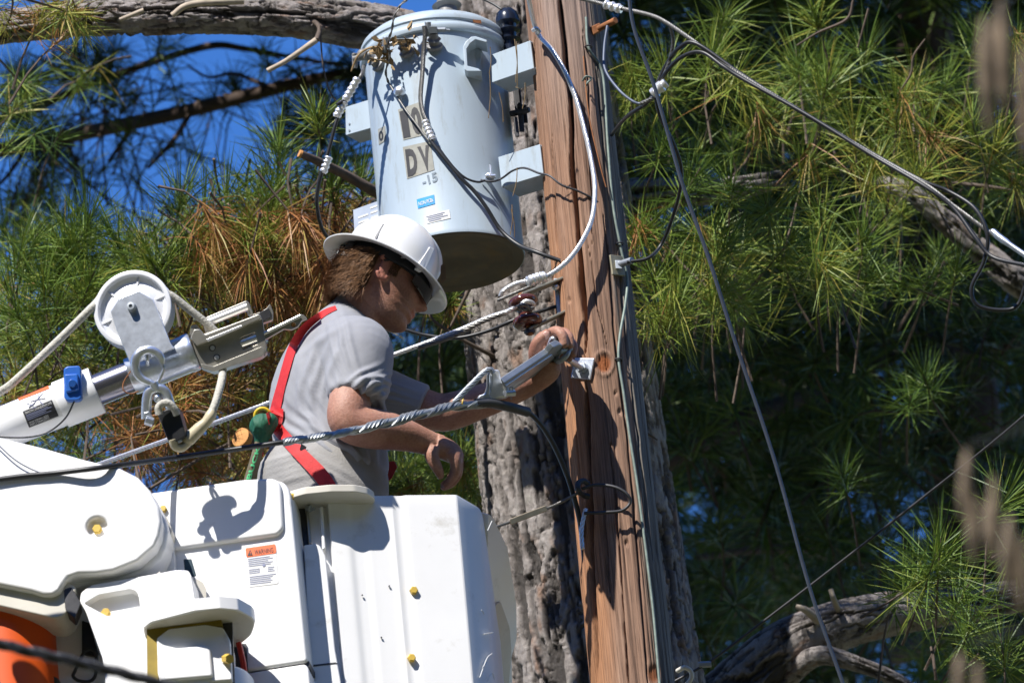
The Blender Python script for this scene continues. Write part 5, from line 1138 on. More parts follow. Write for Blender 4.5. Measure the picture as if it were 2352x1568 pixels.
build(MB().slab(rnd([(580, 722), (600, 716), (612, 708), (620, 698), (627, 714), (626, 734), (604, 742), (590, 752), (584, 744)], 3), Plane(P(600, 725, JD+.03), hp.n), .03), 'head_jaw', M['alu'], jb, bevel=.003)
build(MB().slab(rnd([(588, 722), (618, 706), (622, 728), (592, 744)], 3), Plane(P(600, 725, JD+.02), hp.n), .01), 'head_jaw', M['dark'], jb, bevel=.002)
tp2 = Plane(P(640, 752, JD-.02), hp.n)
jw = link('head_jaw', cut(MB().slab(rnd([(588, 776), (602, 767), (640, 748), (688, 722), (696, 722), (706, 731), (692, 737), (684, 750), (668, 757), (652, 755), (612, 778), (598, 782)], 3), tp2, .022), MB().cyl(tp2.at(674, 746, .05), tp2.at(674, 746, -.08), .0062, n=20)), M['alu'], jb, bevel=.002)
build(MB().cyl(tp2.at(606, 766, .004), tp2.at(690, 725, .004), .0042, n=14), 'roller', M['brightalu'], jw)
build(MB().slab(rnd([(596, 778), (606, 774), (614, 806), (606, 816)], 2), tp2, .03, off=.0), 'head_jaw', M['dark'], jb, bevel=.002)

# ---------------------------------------------------------------- winch rope and hook block
rp1 = wire([(-300, 1010, JD-.02), (-100, 948, JD-.02), (0, 899, JD-.01), (46, 864, JD-.01), (141, 775, JD), (205, 712, JD+.004), (222, 695, JD+.03)]+[(309+81*math.cos(math.radians(a)), 714-81*math.sin(math.radians(a)), JD+.006+.0895*(-.2*math.cos(math.radians(a))+.3*math.sin(math.radians(a)))/.93) for a in (150, 125, 100, 75, 50, 32)]+[(398, 682, JD+.005), (440, 715, JD+.01), (476, 744, JD+.015), (500, 770, JD+.02), (512, 810, JD+.02), (511, 860, JD-.05), (505, 890, JD-.09), (495, 925, JD-.12), (484, 952, JD-.135), (476, 966, JD-.138)], .0098, 'rope', 'grey white braided winch rope running over the jib sheave down to the hook block', 'rope', n=14)
build(MB().tube(cr([P(489, 944, JD-.131), P(476, 966, JD-.138), P(458, 984, JD-.138), P(436, 1006, JD-.138), P(426, 1018, JD-.138)], 8), list(np.interp(np.linspace(0, 1, 33), [0, .12, .3, .5, .8, 1], [.0115, .0135, .0125, .0155, .0165, .012])), 16), 'rope_splice', M['taped'], rp1)
HD = -.94
hk_ = thing('hook_block', P(343, 838, HD), 'galvanised snap hook and swivel with black thimble hanging from the jib sleeve', 'hook')
build(MB().cyl(P(339, 812, JD-.03), P(339, 818, HD+.03), .007, n=14), 'eye_stem', M['galv'], hk_)
build(MB().torus(P(339, 826, HD+.018), (U*.9-F*.4).normalized(), F, .013, .0042, 28, 10), 'eye_ring', M['galv'], hk_)
hpts = [(372, 836), (370, 822), (360, 810), (344, 804), (326, 808), (314, 820), (310, 838), (314, 856), (326, 870), (342, 878), (354, 884)]
build(MB().tube(cr([P(x, y, HD) for x, y in hpts], 8), list(np.interp(np.linspace(0, 1, 81), [0, .1, .5, .8, 1], [.006, .010, .0125, .0105, .0085])), 14, ref=F, rb=list(np.interp(np.linspace(0, 1, 81), [0, .1, .5, 1], [.006, .010, .0125, .0085]))), 'hook', M['galv'], hk_)
build(MB().tube(cr([P(374, 838, HD), P(376, 848, HD), P(368, 868, HD), P(362, 880, HD)], 5), .0042, 10), 'latch', M['galv'], hk_)
build(MB().tube([P(352, 880, HD), P(360, 896, HD)], [.0125, .0115], 16), 'swivel', M['galv'], hk_)
sh_ = [(336, 962), (336, 940), (338, 914), (344, 898), (358, 892), (372, 894), (382, 904), (388, 922), (396, 946), (400, 958)]
build(MB().tube(cr([P(x, y, HD) for x, y in sh_], 6), .0085, 12, ref=F, rb=.0125), 'shackle', M['galv'], hk_)
mb = MB().cyl(P(334, 964, HD-.022), P(352, 970, HD-.022), .012, n=6); mb.slab(rnd([(330, 948), (342, 944), (354, 964), (352, 974), (340, 970)], 3), camplane(340, 960, HD-.012), .024); build(mb, 'shackle_ear', M['galv'], hk_, bevel=.002)
build(MB().sphere(P(362, 914, HD), .010, ry=.010, rz=.012), 'swivel_nut', M['galv'], hk_)
kp = Plane(P(392, 975, HD-.012), (-F-R*.25+U*.1).normalized())
build(MB().slab(rnd([(360, 948), (402, 932), (412, 946), (427, 1000), (420, 1006), (392, 1021), (386, 1014)], 4), kp, .034), 'thimble_block', M['black'], hk_, bevel=.004)
build(MB().tube(cr([P(366, 952, HD-.02), P(364, 936, HD-.02), P(374, 926, HD-.022), P(388, 926, HD-.022), P(400, 938, HD-.02), P(406, 952, HD-.016)], 6), .0092, 12), 'rope_eye', M['rope'], rp1)
build(MB().tube(cr([P(396, 1008, HD-.012), P(402, 1024, HD-.008), P(416, 1028, HD-.004), P(430, 1018, HD), P(436, 1006, HD)], 6), .0105, 12), 'rope_eye', M['taped'], rp1)
# ================================================================== lineman
from mathutils.bvhtree import BVHTree
YAW = math.radians(25)
bf = Vector((math.cos(YAW), math.sin(YAW), 0)); bl = Vector((math.sin(YAW), -math.cos(YAW), 0))   # facing, and towards the camera
def zs_(y): return (-300-(y-900)*.447)
floor_z = zr-BH+.03
pr = thing('person', Vector((V(742, 1230, zs_(1230)).x, V(742, 1230, zs_(1230)).y, floor_z)), 'lineman in grey T-shirt, white hard hat, sunglasses and red harness working from the bucket', 'person')
def loft(secs, n=40, ref=None, pw=1.0):            # secs: (x, y, z, half along ref, half across)
    pts = [V(s[0], s[1], s[2]) for s in secs]
    mb = MB(); rings = []
    for (c, t, a, b), s in zip(frames(pts, ref), secs):
        base = len(mb.v)
        for k in range(n):
            th = 2*math.pi*k/n; cx, sx_ = math.cos(th), math.sin(th)
            mb.addv(c+a*(s[3]*PX*math.copysign(abs(cx)**pw, cx))+b*(s[4]*PX*math.copysign(abs(sx_)**pw, sx_)))
        rings.append(list(range(base, base+n)))
    return mb.skin(rings)
def smooth_secs(s, k=5): return [tuple(q) for q in cr(s, k)]
def add(mb, o):
    b = len(mb.v); mb.v += o.v; mb.f += [tuple(i+b for i in f) for f in o.f]; return mb

# ---- head frame
HO = V(879, 650, -205); ya, pt = math.radians(14), math.radians(31)
f0 = Vector((math.cos(ya), math.sin(ya), 0)); HL = Vector((math.sin(ya), -math.cos(ya), 0))
HF = f0*math.cos(pt)-ZU*math.sin(pt); HU = ZU*math.cos(pt)+f0*math.sin(pt)
def Hd(a, l, b): return HO+(HF*a+HL*l+HU*b)*PX
head = MB()
hp_ = [(124, 22, -22, 18), (118, 50, -58, 45), (100, 78, -88, 62), (75, 92, -100, 70), (52, 98, -104, 73), (38, 100, -104, 74), (30, 99, -102, 73.5), (22, 93, -100, 73), (12, 91, -97, 72), (2, 92, -94, 71), (-8, 93, -90, 70), (-18, 94, -84, 68),
       (-26, 96, -78, 66), (-33, 99, -72, 64), (-38, 101, -68, 62), (-42, 98, -65, 61), (-46, 96, -62, 60), (-50, 99, -60, 59), (-55, 98, -56, 57), (-61, 92, -52, 55), (-68, 95, -47, 52), (-76, 98, -40, 47), (-84, 94, -30, 40), (-91, 82, -14, 30), (-95, 60, 5, 18)]
nose = lambda b: float(np.interp(b, [-28, -22, -15, -7, 0, 9, 18, 26, 34], [0, 5, 22, 27, 23, 16, 10, 4, 0]))
rings = []
for b, fr_a, bk_a, hw in smooth_secs(hp_, 3):
    base = len(head.v); ca, ha = (fr_a+bk_a)/2, (fr_a-bk_a)/2
    for k in range(72):
        t = 2*math.pi*k/72; cx, sy = math.cos(t), math.sin(t)
        jaw = .86 if b < -30 else 1.0
        a = ca+ha*math.copysign(abs(cx)**.88, cx); l = hw*math.copysign(abs(sy)**(.9 if cx < 0 else 1.0), sy)
        if cx > 0:
            l *= 1-.10*cx*cx
            a += nose(b)*math.exp(-(l/(8+max(0, -b+6)*.16))**2)
            a -= 9*math.exp(-((abs(l)-33)/15)**2-((b-17)/11)**2)                      # eye sockets
            a += 4*math.exp(-((abs(l)-46)/16)**2-((b+10)/16)**2)                      # cheek bones
            a += 3.0*math.exp(-((abs(l)-11)/5)**2-((b+14)/6)**2)                      # wings of the nose
        p = Hd(a, l, b); head.addv(p)
    rings.append(list(range(base, base+72)))
rings.reverse(); head.skin(rings)
skin_ = MB(); add(skin_, head)
# ears
for s in (1, -1):
    ec = Hd(-12, s*74, -2); ea = (HF*.92+HL*s*-.35).normalized(); eb = (HU*.97-HF*.18).normalized(); en = ea.cross(eb)
    e_ = MB(); pts = [ec+ea*(17*PX*math.cos(t))+eb*((29*math.sin(t))*PX) for t in np.linspace(-2.5, 2.6, 26)]
    e_.tube(pts, [4.6*PX]*26, 8); e_.sphere(ec-eb*24*PX+ea*2*PX, 8*PX, ry=8*PX, rz=5*PX, A=ea, B=eb, C=en)
    e_.sphere(ec-en*s*0+ea*3*PX, 15*PX, A=ea, B=eb, C=en, ry=25*PX, rz=4*PX); add(skin_, e_)
# neck
add(skin_, loft(smooth_secs([(795, 800, -245, 66, 62), (812, 760, -232, 60, 58), (832, 722, -222, 58, 56), (850, 690, -214, 58, 58), (868, 655, -207, 55, 60)]), 32, bl))
# arms
armN = [(822, 820, -420, 50, 50), (815, 868, -470, 48, 48), (803, 928, -525, 47, 48), (799, 960, -545, 45, 46), (815, 975, -548, 45, 45), (850, 983, -542, 45, 46), (890, 989, -530, 41, 43), (930, 999, -516, 35, 37), (965, 1010, -504, 28, 31), (995, 1021, -496, 22, 28), (1012, 1027, -492, 21, 29)]
add(skin_, loft(smooth_secs(armN), 32, None))
armF = [(800, 890, -172, 52, 52), (900, 910, -176, 48, 48), (965, 935, -181, 45, 46), (1010, 947, -187, 43, 44), (1045, 942, -191, 42, 43), (1090, 927, -196, 40, 40), (1150, 905, -201, 36, 37), (1205, 884, -205, 31, 31), (1240, 868, -207, 27, 26), (1262, 851, -208, 25, 25), (1262, 836, -206, 25, 24)]
add(skin_, loft(smooth_secs(armF), 32, None))
def finger(pts, r, k=5):
    q = cr(pts, k); rr = np.interp(np.linspace(0, 1, len(q)), np.linspace(0, 1, len(r)), r)
    mb = MB(); mb.tube([V(*p) for p in q], [x*PX for x in rr], 14); e = V(*q[-1]); mb.sphere(e, rr[-1]*PX, 14, 8); return mb
# near hand, hanging relaxed
pal = loft(smooth_secs([(996, 1021, -496, 25, 28), (1012, 1027, -490, 33, 26), (1028, 1034, -482, 42, 25), (1042, 1043, -475, 45, 22), (1048, 1054, -470, 42, 17)]), 24, -F)
add(skin_, pal)
for pts, r in (([(1036, 1040, -508), (1046, 1058, -512), (1046, 1082, -512), (1036, 1100, -508), (1024, 1113, -505)], [15, 14, 12.5, 11, 8.5]),
               ([(1040, 1042, -488), (1050, 1060, -490), (1049, 1088, -488), (1036, 1108, -484), (1020, 1118, -480)], [15, 14, 12.5, 11, 8.5]),
               ([(1040, 1044, -466), (1050, 1060, -466), (1047, 1088, -464), (1034, 1104, -460), (1020, 1112, -456)], [14, 13, 12, 10.5, 8]),
               ([(1040, 1042, -448), (1049, 1058, -444), (1045, 1080, -442), (1034, 1094, -438)], [10.5, 9, 8.5, 7]),
               ([(996, 1030, -510), (992, 1046, -520), (998, 1062, -525), (1006, 1078, -524), (1011, 1091, -520)], [18, 17, 14, 12, 9.5])):
    add(skin_, finger(pts, r))
# far hand, fingers closed over the clevis pin
add(skin_, loft(smooth_secs([(1262, 856, -208, 25, 25), (1255, 838, -205, 31, 20), (1250, 816, -200, 36, 17), (1253, 796, -192, 36, 15), (1262, 782, -184, 32, 13)]), 24, (R*.8+F*.6).normalized()))
for pts, r in (([(1236, 836, -218), (1230, 812, -232), (1234, 790, -240), (1246, 776, -243), (1256, 766, -243)], [18, 17, 15, 13.5, 11]),
               ([(1252, 790, -196), (1262, 770, -205), (1278, 761, -222), (1291, 769, -238), (1296, 790, -246)], [14.5, 14, 13, 12, 10]),
               ([(1266, 788, -184), (1278, 768, -190), (1294, 764, -205), (1306, 773, -222), (1310, 792, -232)], [14, 13.5, 12.5, 11.5, 9.5]),
               ([(1276, 796, -176), (1290, 780, -180), (1306, 780, -192), (1317, 794, -208), (1316, 812, -218)], [13.5, 13, 12, 10.5, 9]),
               ([(1272, 818, -180), (1286, 812, -184), (1300, 814, -196), (1308, 824, -208)], [10.5, 10, 9, 7.5])):
    add(skin_, finger(pts, r))
me = remesh(skin_, .0024, 5, .5)
co = coords(me); rel = (co-np.array(HO))/PX; ha, hl, hb = rel@np.array(HF), rel@np.array(HL), rel@np.array(HU)
inh = (np.abs(hl) < 95) & (hb > -110) & (hb < 130) & (np.abs(ha) < 140)
beard = np.where(inh & (ha > 15), np.clip((-8-hb)/22, 0, 1)*np.clip((ha-15)/30, 0, 1)*np.clip((hb+105)/12, 0, 1), 0)
lip = np.where(inh & (ha > 80), np.exp(-((hb+45)/8)**4-(hl/24)**4), 0); beard = beard*(1-lip)
ear_ = np.where(inh & (np.abs(hl) > 70) & (np.abs(ha+10) < 24), .6, 0)
attr(me, 'beard', beard); attr(me, 'flush', np.clip(lip*.7+ear_, 0, 1))
sm = bpy.data.materials.new('sunburnt skin'); sm.use_nodes = True
N, L = sm.node_tree.nodes, sm.node_tree.links; B = N['Principled BSDF']; tc = N.new('ShaderNodeTexCoord')
k1 = nz(14, (1, 1, 1), 5, .6); k2 = nz(170, (1, 1, 1), 4, .6)
r1 = ramp(N, [(.3, (.30, .135, .095)), (.5, (.40, .205, .145)), (.72, (.48, .27, .20))]); L.new(k1.outputs[0], r1.inputs[0])
bs = N.new('ShaderNodeMath'); bs.operation = 'MULTIPLY'; L.new(at_('beard'), bs.inputs[0]); bs.inputs[1].default_value = .42
c_ = mixc(bs.outputs[0], r1.outputs[0], (.20, .10, .05)); fs = N.new('ShaderNodeMath'); fs.operation = 'MULTIPLY'; L.new(at_('flush'), fs.inputs[0]); fs.inputs[1].default_value = .6
c_ = mixc(fs.outputs[0], c_, (.50, .12, .10)); r2 = ramp(N, [(.3, (.70, .66, .64)), (.6, (1, 1, 1))]); L.new(k2.outputs[0], r2.inputs[0]); c_ = mixc(.7, c_, r2.outputs[0], 'MULTIPLY')
L.new(c_, B.inputs['Base Color']); B.inputs['Roughness'].default_value = .52; B.inputs['Specular IOR Level'].default_value = .32
B.inputs['Subsurface Weight'].default_value = .12; B.inputs['Subsurface Radius'].default_value = (.012, .004, .002); B.inputs['Subsurface Scale'].default_value = .5
bp = N.new('ShaderNodeBump'); bp.inputs['Strength'].default_value = .5; bp.inputs['Distance'].default_value = .003; L.new(k2.outputs[0], bp.inputs['Height']); L.new(bp.outputs[0], B.inputs['Normal'])
body = link('body', me, sm, pr, sharp=180)
M['nail'] = mat('finger nail', (.62, .36, .30), .3, var=.05)
build(MB().sphere(V(1254, 770, -253), 8*PX, A=(R*.8-U*.5).normalized(), B=(U*.8+R*.5).normalized(), C=-F, ry=10*PX, rz=2.2*PX), 'nail', M['nail'], body)

# ---- shirt
sh = MB()
tors = [(752, 1120, zs_(1120), 158, 126), (755, 1070, zs_(1070), 160, 124), (757, 1000, zs_(1000), 158, 120), (751, 930, zs_(930), 166, 121), (752, 875, zs_(875), 172, 116), (762, 822, zs_(822)+6, 166, 102), (780, 778, zs_(778)+14, 126, 82), (800, 744, zs_(744)+22, 82, 66), (812, 722, zs_(722)+26, 68, 61), (817, 712, zs_(712)+28, 65, 59), (819, 713, zs_(713)+28, 59, 53), (808, 740, zs_(740)+20, 56, 50)]
add(sh, loft([tors[0]]+smooth_secs(tors[:10], 4)[1:]+tors[10:], 64, bl, .92))
slN = [(770, 850, -330, 82, 82), (806, 812, -392, 82, 86), (822, 816, -424, 80, 84), (822, 852, -458, 76, 76), (819, 890, -486, 69, 68), (816, 918, -508, 64, 62), (815, 921, -510, 56, 54), (817, 898, -492, 56, 54)]
add(sh, loft(smooth_secs(slN[:6], 4)+slN[6:], 40, None))
slF = [(715, 885, -160, 82, 80), (780, 885, -168, 76, 74), (850, 898, -172, 66, 66), (920, 920, -177, 58, 58), (968, 937, -181, 55, 56), (970, 938, -181, 49, 50), (945, 928, -179, 49, 50)]
add(sh, loft(smooth_secs(slF[:5], 4)+slF[5:], 40, None))
me = remesh(sh, .0042, 7, .5)
co = coords(me).copy(); nr_ = normals(me).copy(); X, Y, _d = proj(co)
def fold(cx, cy, ang, ln_, wd, amp, n=1, gap=12):
    """a few ridges of cloth around a picture point: direction, length, width, height"""
    global dsp
    ca, sa_ = math.cos(ang), math.sin(ang); u = (X-cx)*ca+(Y-cy)*sa_; v = -(X-cx)*sa_+(Y-cy)*ca
    v = v+6*(vnoise(np.stack([u*.02, v*.01, 0*u+cx], -1))-.5)*2
    for k in range(n):
        vv = v-(k-(n-1)/2)*gap
        dsp = dsp+amp*np.exp(-(u/ln_)**2-(vv/wd)**2)
camf = (nr_@np.array(-F)) > -.2
dsp = np.zeros(len(co))
fold(845, 895, -.25, 42, 5, .0075, 4, 13); fold(838, 872, -.5, 40, 6, .005, 3, 16); fold(790, 800, 1.25, 60, 7, .0045, 3, 20); fold(740, 840, 1.9, 70, 8, .004, 3, 26)
fold(700, 1000, .75, 80, 8, .005, 4, 24); fold(760, 1040, .55, 90, 8, .006, 3, 26); fold(840, 1030, 1.2, 70, 8, .007, 4, 22); fold(690, 900, 1.5, 70, 9, .004, 3, 26); fold(735, 960, 1.0, 70, 8, .004, 3, 22)
fold(770, 905, 1.4, 50, 6, .004, 2, 18); fold(860, 960, 1.5, 60, 7, .006, 3, 18); fold(900, 900, .3, 50, 6, .004, 3, 16); fold(735, 770, -.6, 60, 8, .003, 2, 22)
q_ = co@np.array([[R.x, U.x, F.x], [R.y, U.y, F.y], [R.z, U.z, F.z]])
dsp = 1.5*dsp*camf-.0015+.006*(fbm(q_*np.array([9, 6, 9])+3, 3)-.5)+.0025*(fbm(q_*28, 3)-.5)
setco(me, co+nr_*dsp[:, None])
cm = bpy.data.materials.new('grey knit shirt'); cm.use_nodes = True
N, L = cm.node_tree.nodes, cm.node_tree.links; B = N['Principled BSDF']; tc = N.new('ShaderNodeTexCoord')
k1 = nz(7, (1, 1, 1), 5, .6); r1 = ramp(N, [(.3, (.25, .255, .28)), (.7, (.31, .315, .34))]); L.new(k1.outputs[0], r1.inputs[0]); L.new(r1.outputs[0], B.inputs['Base Color'])
wv = N.new('ShaderNodeTexWave'); wv.bands_direction = 'Z'; wv.inputs['Scale'].default_value = 95; wv.inputs['Distortion'].default_value = 1.2; wv.inputs['Detail'].default_value = 2; L.new(tc.outputs['Object'], wv.inputs[0])
bp = N.new('ShaderNodeBump'); bp.inputs['Strength'].default_value = .22; bp.inputs['Distance'].default_value = .002; L.new(wv.outputs['Fac'], bp.inputs['Height']); L.new(bp.outputs[0], B.inputs['Normal'])
B.inputs['Roughness'].default_value = .85; B.inputs['Sheen Weight'].default_value = .15
shirt = link('shirt', me, cm, pr, sharp=180)
cs = coords(me)+np.array(ORG[shirt.name]); pol = [tuple(p.vertices) for p in me.polygons]
bvh = BVHTree.FromPolygons([Vector(c) for c in cs], pol)
# ---- trousers and boots
tm = mat('grey work trousers', (.31, .30, .29), .9, var=.08, scale=20, bump=.35, bscale=220)
tp_ = MB(); add(tp_, loft(smooth_secs([(748, 1055, zs_(1055), 150, 126), (742, 1095, zs_(1095), 168, 140), (742, 1150, zs_(1150), 174, 138), (744, 1230, zs_(1230), 172, 130), (746, 1270, zs_(1270), 160, 118)], 4), 48, bl, .92))
for s in (1, -1):
    hip = V(745, 1235, zs_(1235))+bl*(s*.092); ft = Vector((hip.x+bf.x*.03+bl.x*s*.03, hip.y+bf.y*.03+bl.y*s*.03, floor_z+.08)); kn_ = lerp(hip, ft, .5)+bf*.05
    tp_.tube(cr([hip, lerp(hip, kn_, .5)+bf*.01, kn_, lerp(kn_, ft, .5), ft], 5), list(np.interp(np.linspace(0, 1, 21), [0, .5, 1], [.105, .075, .062])), 24)
    bo_ = MB().tube(cr([ft+ZU*.06, ft-ZU*.02, ft-ZU*.045+bf*.08, ft-ZU*.05+bf*.17], 5), list(np.interp(np.linspace(0, 1, 16), [0, .4, 1], [.055, .052, .035])), 20)
    bo_.slab
    build(bo_, 'boot', mat('brown boot', (.10, .06, .035), .6, var=.2) if s == 1 else bpy.data.materials['brown boot'], pr)
me = remesh(tp_, .006, 6, .5)
co = coords(me).copy(); nr_ = normals(me).copy(); X, Y, _d = proj(co); dsp = np.zeros(len(co)); camf = (nr_@np.array(-F)) > -.2
fold(665, 1075, -.35, 60, 6, .006, 5, 13); fold(760, 1090, .5, 60, 7, .005, 3, 18)
setco(me, co+nr_*(dsp*camf+.006*(fbm(co*14, 3)-.5))[:, None]); trs = link('trousers', me, tm, pr, sharp=180)
ct = coords(me)+np.array(ORG[trs.name])
bvt = BVHTree.FromPolygons([Vector(c) for c in ct], [tuple(p.vertices) for p in me.polygons])
def surf(x, y, dflt):
    d = ray(x, y).normalized(); best = None
    for b in (bvh, bvt):
        h = b.ray_cast(CAM, d)
        if h[0] is not None and (best is None or h[3] < best[1]): best = (h[0], h[3])
    return best[0] if best else P(x, y, dflt)
def strap(path, dflt, th=.003, lift=.004, n=10):
    pts = cr(path, n); rows = []
    for i, (x, y, w) in enumerate(pts):
        tx, ty = pts[min(i+1, len(pts)-1)][:2]-pts[max(i-1, 0)][:2]; l = math.hypot(tx, ty); nx_, ny_ = -ty/l, tx/l
        rows.append([surf(x+nx_*w*u, y+ny_*w*u, dflt) for u in (-1, -.5, 0, .5, 1)])
    ds = np.array([[dep(p) for p in r] for r in rows])
    for _ in range(6):
        ds[1:-1] = np.minimum(ds[1:-1], (ds[:-2]+ds[2:])/2*.5+ds[1:-1]*.5)
        ds[:, 1:-1] = np.minimum(ds[:, 1:-1], (ds[:, :-2]+ds[:, 2:])/2)
    mb = MB()
    for off_ in (lift, lift+th):
        for r, dr in zip(rows, ds):
            for p, d_ in zip(r, dr):
                rr_ = (p-CAM); mb.addv(CAM+rr_*((D0+d_-off_)/rr_.dot(F)))
    nr2, nc2 = len(rows), 5; o2 = nr2*nc2
    for i in range(nr2-1):
        for j in range(nc2-1):
            a = i*nc2+j; mb.face(a, a+1, a+nc2+1, a+nc2); mb.face(o2+a, o2+a+nc2, o2+a+nc2+1, o2+a+1)
        for j in (0, nc2-1): a = i*nc2+j; mb.face(a, a+nc2, o2+a+nc2, o2+a)
    for i in (0, nr2-1):
        for j in range(nc2-1): a = i*nc2+j; mb.face(a, a+1, o2+a+1, o2+a)
    return mb
hs = build(strap([(772, 706, 5), (745, 718, 7), (712, 742, 9), (690, 766, 10), (671, 800, 10), (658, 840, 10), (647, 880, 10), (638, 915, 11), (630, 950, 12), (626, 972, 12)], -.42), 'harness', M['red'], pr, sharp=60)
build(strap([(620, 945, 10), (632, 975, 13), (655, 1005, 14), (682, 1034, 15), (708, 1060, 16), (733, 1086, 17), (752, 1112, 17), (765, 1135, 17)], -.5, lift=.006), 'harness_strap', M['red'], hs, sharp=60)
build(strap([(640, 935, 12), (632, 955, 19), (628, 975, 18), (634, 992, 10)], -.46, lift=.010), 'harness_pad', M['red'], hs, sharp=60)
mb = MB()
for k in range(9): mb.cyl(surf(636+k*2, 946+k*4, -.47)-F*.0135, surf(636+k*2, 946+k*4, -.47)-F*.0145, .0012, n=6)
build(mb, 'stitching', M['tan'], hs, kind='stuff')
mb = MB().tube(cr([P(612, 986, -.47), P(606, 1010, -.47), P(603, 1048, -.47)], 5), .012, 10, ref=F, rb=.002); mb.tube(cr([P(566, 1090, -.47), P(563, 1120, -.47)], 3), .010, 8, ref=F, rb=.002); build(mb, 'loose_webbing', M['red'], hs)
mb = MB().slab([(692, 1018), (704, 1026), (700, 1040), (688, 1032)], camplane(696, 1030, dep(surf(696, 1030, -.5))-.013), .002); build(mb, 'strap_keeper', M['dark'], hs)
build(MB().slab(rnd([(884, 1062), (905, 1058), (912, 1072), (900, 1098), (884, 1112)], 3), camplane(890, 1080, -.36), .05), 'tool_pouch', mat('dark red pouch', (.28, .02, .02), .8, var=.2), pr, bevel=.006)
# ---- shock pack lanyard
la = thing('lanyard', P(588, 1101, -.47), 'olive lanyard with green printed letters and green cloth pack behind the man', 'lanyard')
gb = MB().sphere(P(603, 978, -.47), .032, 28, 20, ry=.030, rz=.030); add(gb, MB().tube(cr([P(603, 985, -.47), P(601, 1006, -.47), P(599, 1018, -.47)], 5), [.028, .026, .024, .022, .020, .018, .0165, .016, .0155, .015, .015], 20)); add(gb, MB().sphere(P(618, 968, -.475), .022))
me = remesh(gb, .0025, 3); c_ = coords(me).copy(); n_ = normals(me).copy(); setco(me, c_+n_*((np.abs(fbm(c_*np.array([45, 45, 22]), 3)-.5))*-.016+.002)[:, None]); link('cloth_pack', me, M['green'], la, sharp=180)
build(MB().torus(P(603, 955, -.455), (R*.9+U*.3).normalized(), (U*.9-R*.3).normalized(), .019, .0045, 30, 10), 'yellow_ring', mat('yellow ring', (.70, .48, .02), .45, var=.1), la)
lpts = [(600, 1008, -.47), (594, 1030, -.475), (585, 1062, -.48), (573, 1102, -.485), (556, 1160, -.50), (548, 1220, -.52)]
build(MB().tube(cr([P(*q) for q in lpts], 6), .0138, 24), 'lanyard_tube', M['lanyard'], la)
def lany(x, y): return P(x, y, -.475-.0148+.0)
lq = [(553, 1104), (585, 1019), (594, 1022), (564, 1104)]
def lanf(x, y):
    t = (y-1019)/83; cx = 595-24*t
    u = max(-.95, min(.95, (x-cx)/12.5)); return P(x, y, -.476-.010*t-.0146*math.sqrt(1-u*u))
build(text_on([(565, 1100), (590, 1022), (599, 1024), (577, 1100)], lanf, 'BUCK', .03), 'lettering', M['greenprint'], la)

# ---- hard hat
ht = MB(); HB, HA = 33, -6; SA, SL, SH = 113, 97, 132
def dome(th, ph, ex=0.0):                           # th round the head, ph from brim (0) to crown (pi/2)
    c_, s_ = math.cos(th), math.sin(th); r_ = math.cos(ph)**.86; h_ = math.sin(ph)
    a, l = SA*c_*r_, SL*s_*r_; b = SH*h_
    rid = math.exp(-(l/15)**2)*(6.0+(5.0 if a > 0 else 0)*math.exp(-((ph-.75)/.4)**2))*min(1, max(0, (ph-.22)/.25))
    rid += 2.6*math.exp(-((abs(l)-44)/13)**2)*min(1, max(0, (ph-.3)/.3))*min(1, max(0, (1.35-ph)/.3))
    k = 1+(rid+ex)/110
    return a*k, l*k, b*(1+(rid+ex)/SH)
nth = 120; rings = []
brim = [(1.315, 1.30, -9), (1.33, 1.315, -7), (1.315, 1.30, -4.5), (1.22, 1.20, -2.5), (1.12, 1.10, 0.5), (1.045, 1.04, 4), (1.0, 1.0, 12)]
def bsh(th): return 1+.05*max(0, math.cos(th))**3+.035*max(0, -math.cos(th))**3
for fa, fl, b in brim:
    base = len(ht.v)
    for k in range(nth):
        th = 2*math.pi*k/nth; q = 1+(bsh(th)-1)*max(0, (fa-1)/.3)
        ht.addv(Hd(HA+SA*fa*q*math.cos(th), SL*fl*math.sin(th)*q, HB+b+3*math.cos(th)*math.cos(th)*max(0, (fa-1)/.3)*-1))
    rings.append(list(range(base, base+nth)))
for ph in list(np.linspace(.12, 1.53, 34)):
    base = len(ht.v)
    for k in range(nth):
        a, l, b = dome(2*math.pi*k/nth, ph); ht.addv(Hd(HA+a, l, HB+b))
    rings.append(list(range(base, base+nth)))
def inner(f, b):
    base = len(ht.v)
    for k in range(nth):
        th = 2*math.pi*k/nth; q = 1+(bsh(th)-1)*max(0, (f-1)/.3); ht.addv(Hd(HA+SA*f*q*math.cos(th), SL*f*math.sin(th)*q, HB+b))
    return list(range(base, base+nth))
top = rings[-1]
ht.skin(rings, cap0=False); inn = [rings[0], inner(1.20, -5.5), inner(1.06, -2), inner(.96, 4), inner(.92, 40), inner(.72, 85), inner(.3, 118)]
for r0, r1 in zip(inn[:-1], inn[1:]):
    for k in range(nth): ht.face(r1[k], r1[(k+1) % nth], r0[(k+1) % nth], r0[k])
ht.face(*inn[-1])
M['hat'] = mat('glossy white hard hat', (.80, .80, .79), .22, var=.02, scale=6, dirt=((.50, .46, .40), .20, 22), coat=.3)
hat = build(ht, 'hard_hat', M['hat'], pr, sharp=60)
def hat_hit(x, y):
    d = ray(x, y); o_ = CAM-Hd(HA, 0, HB); tr3 = lambda v: Vector((v.dot(HF)/(SA*PX), v.dot(HL)/(SL*PX), v.dot(HU)/(SH*PX)))
    o2, d2 = tr3(o_), tr3(d); a, b, c = d2.dot(d2), 2*o2.dot(d2), o2.dot(o2)-1; q = b*b-4*a*c
    return CAM+d*((-b-math.sqrt(max(q, 0)))/(2*a))
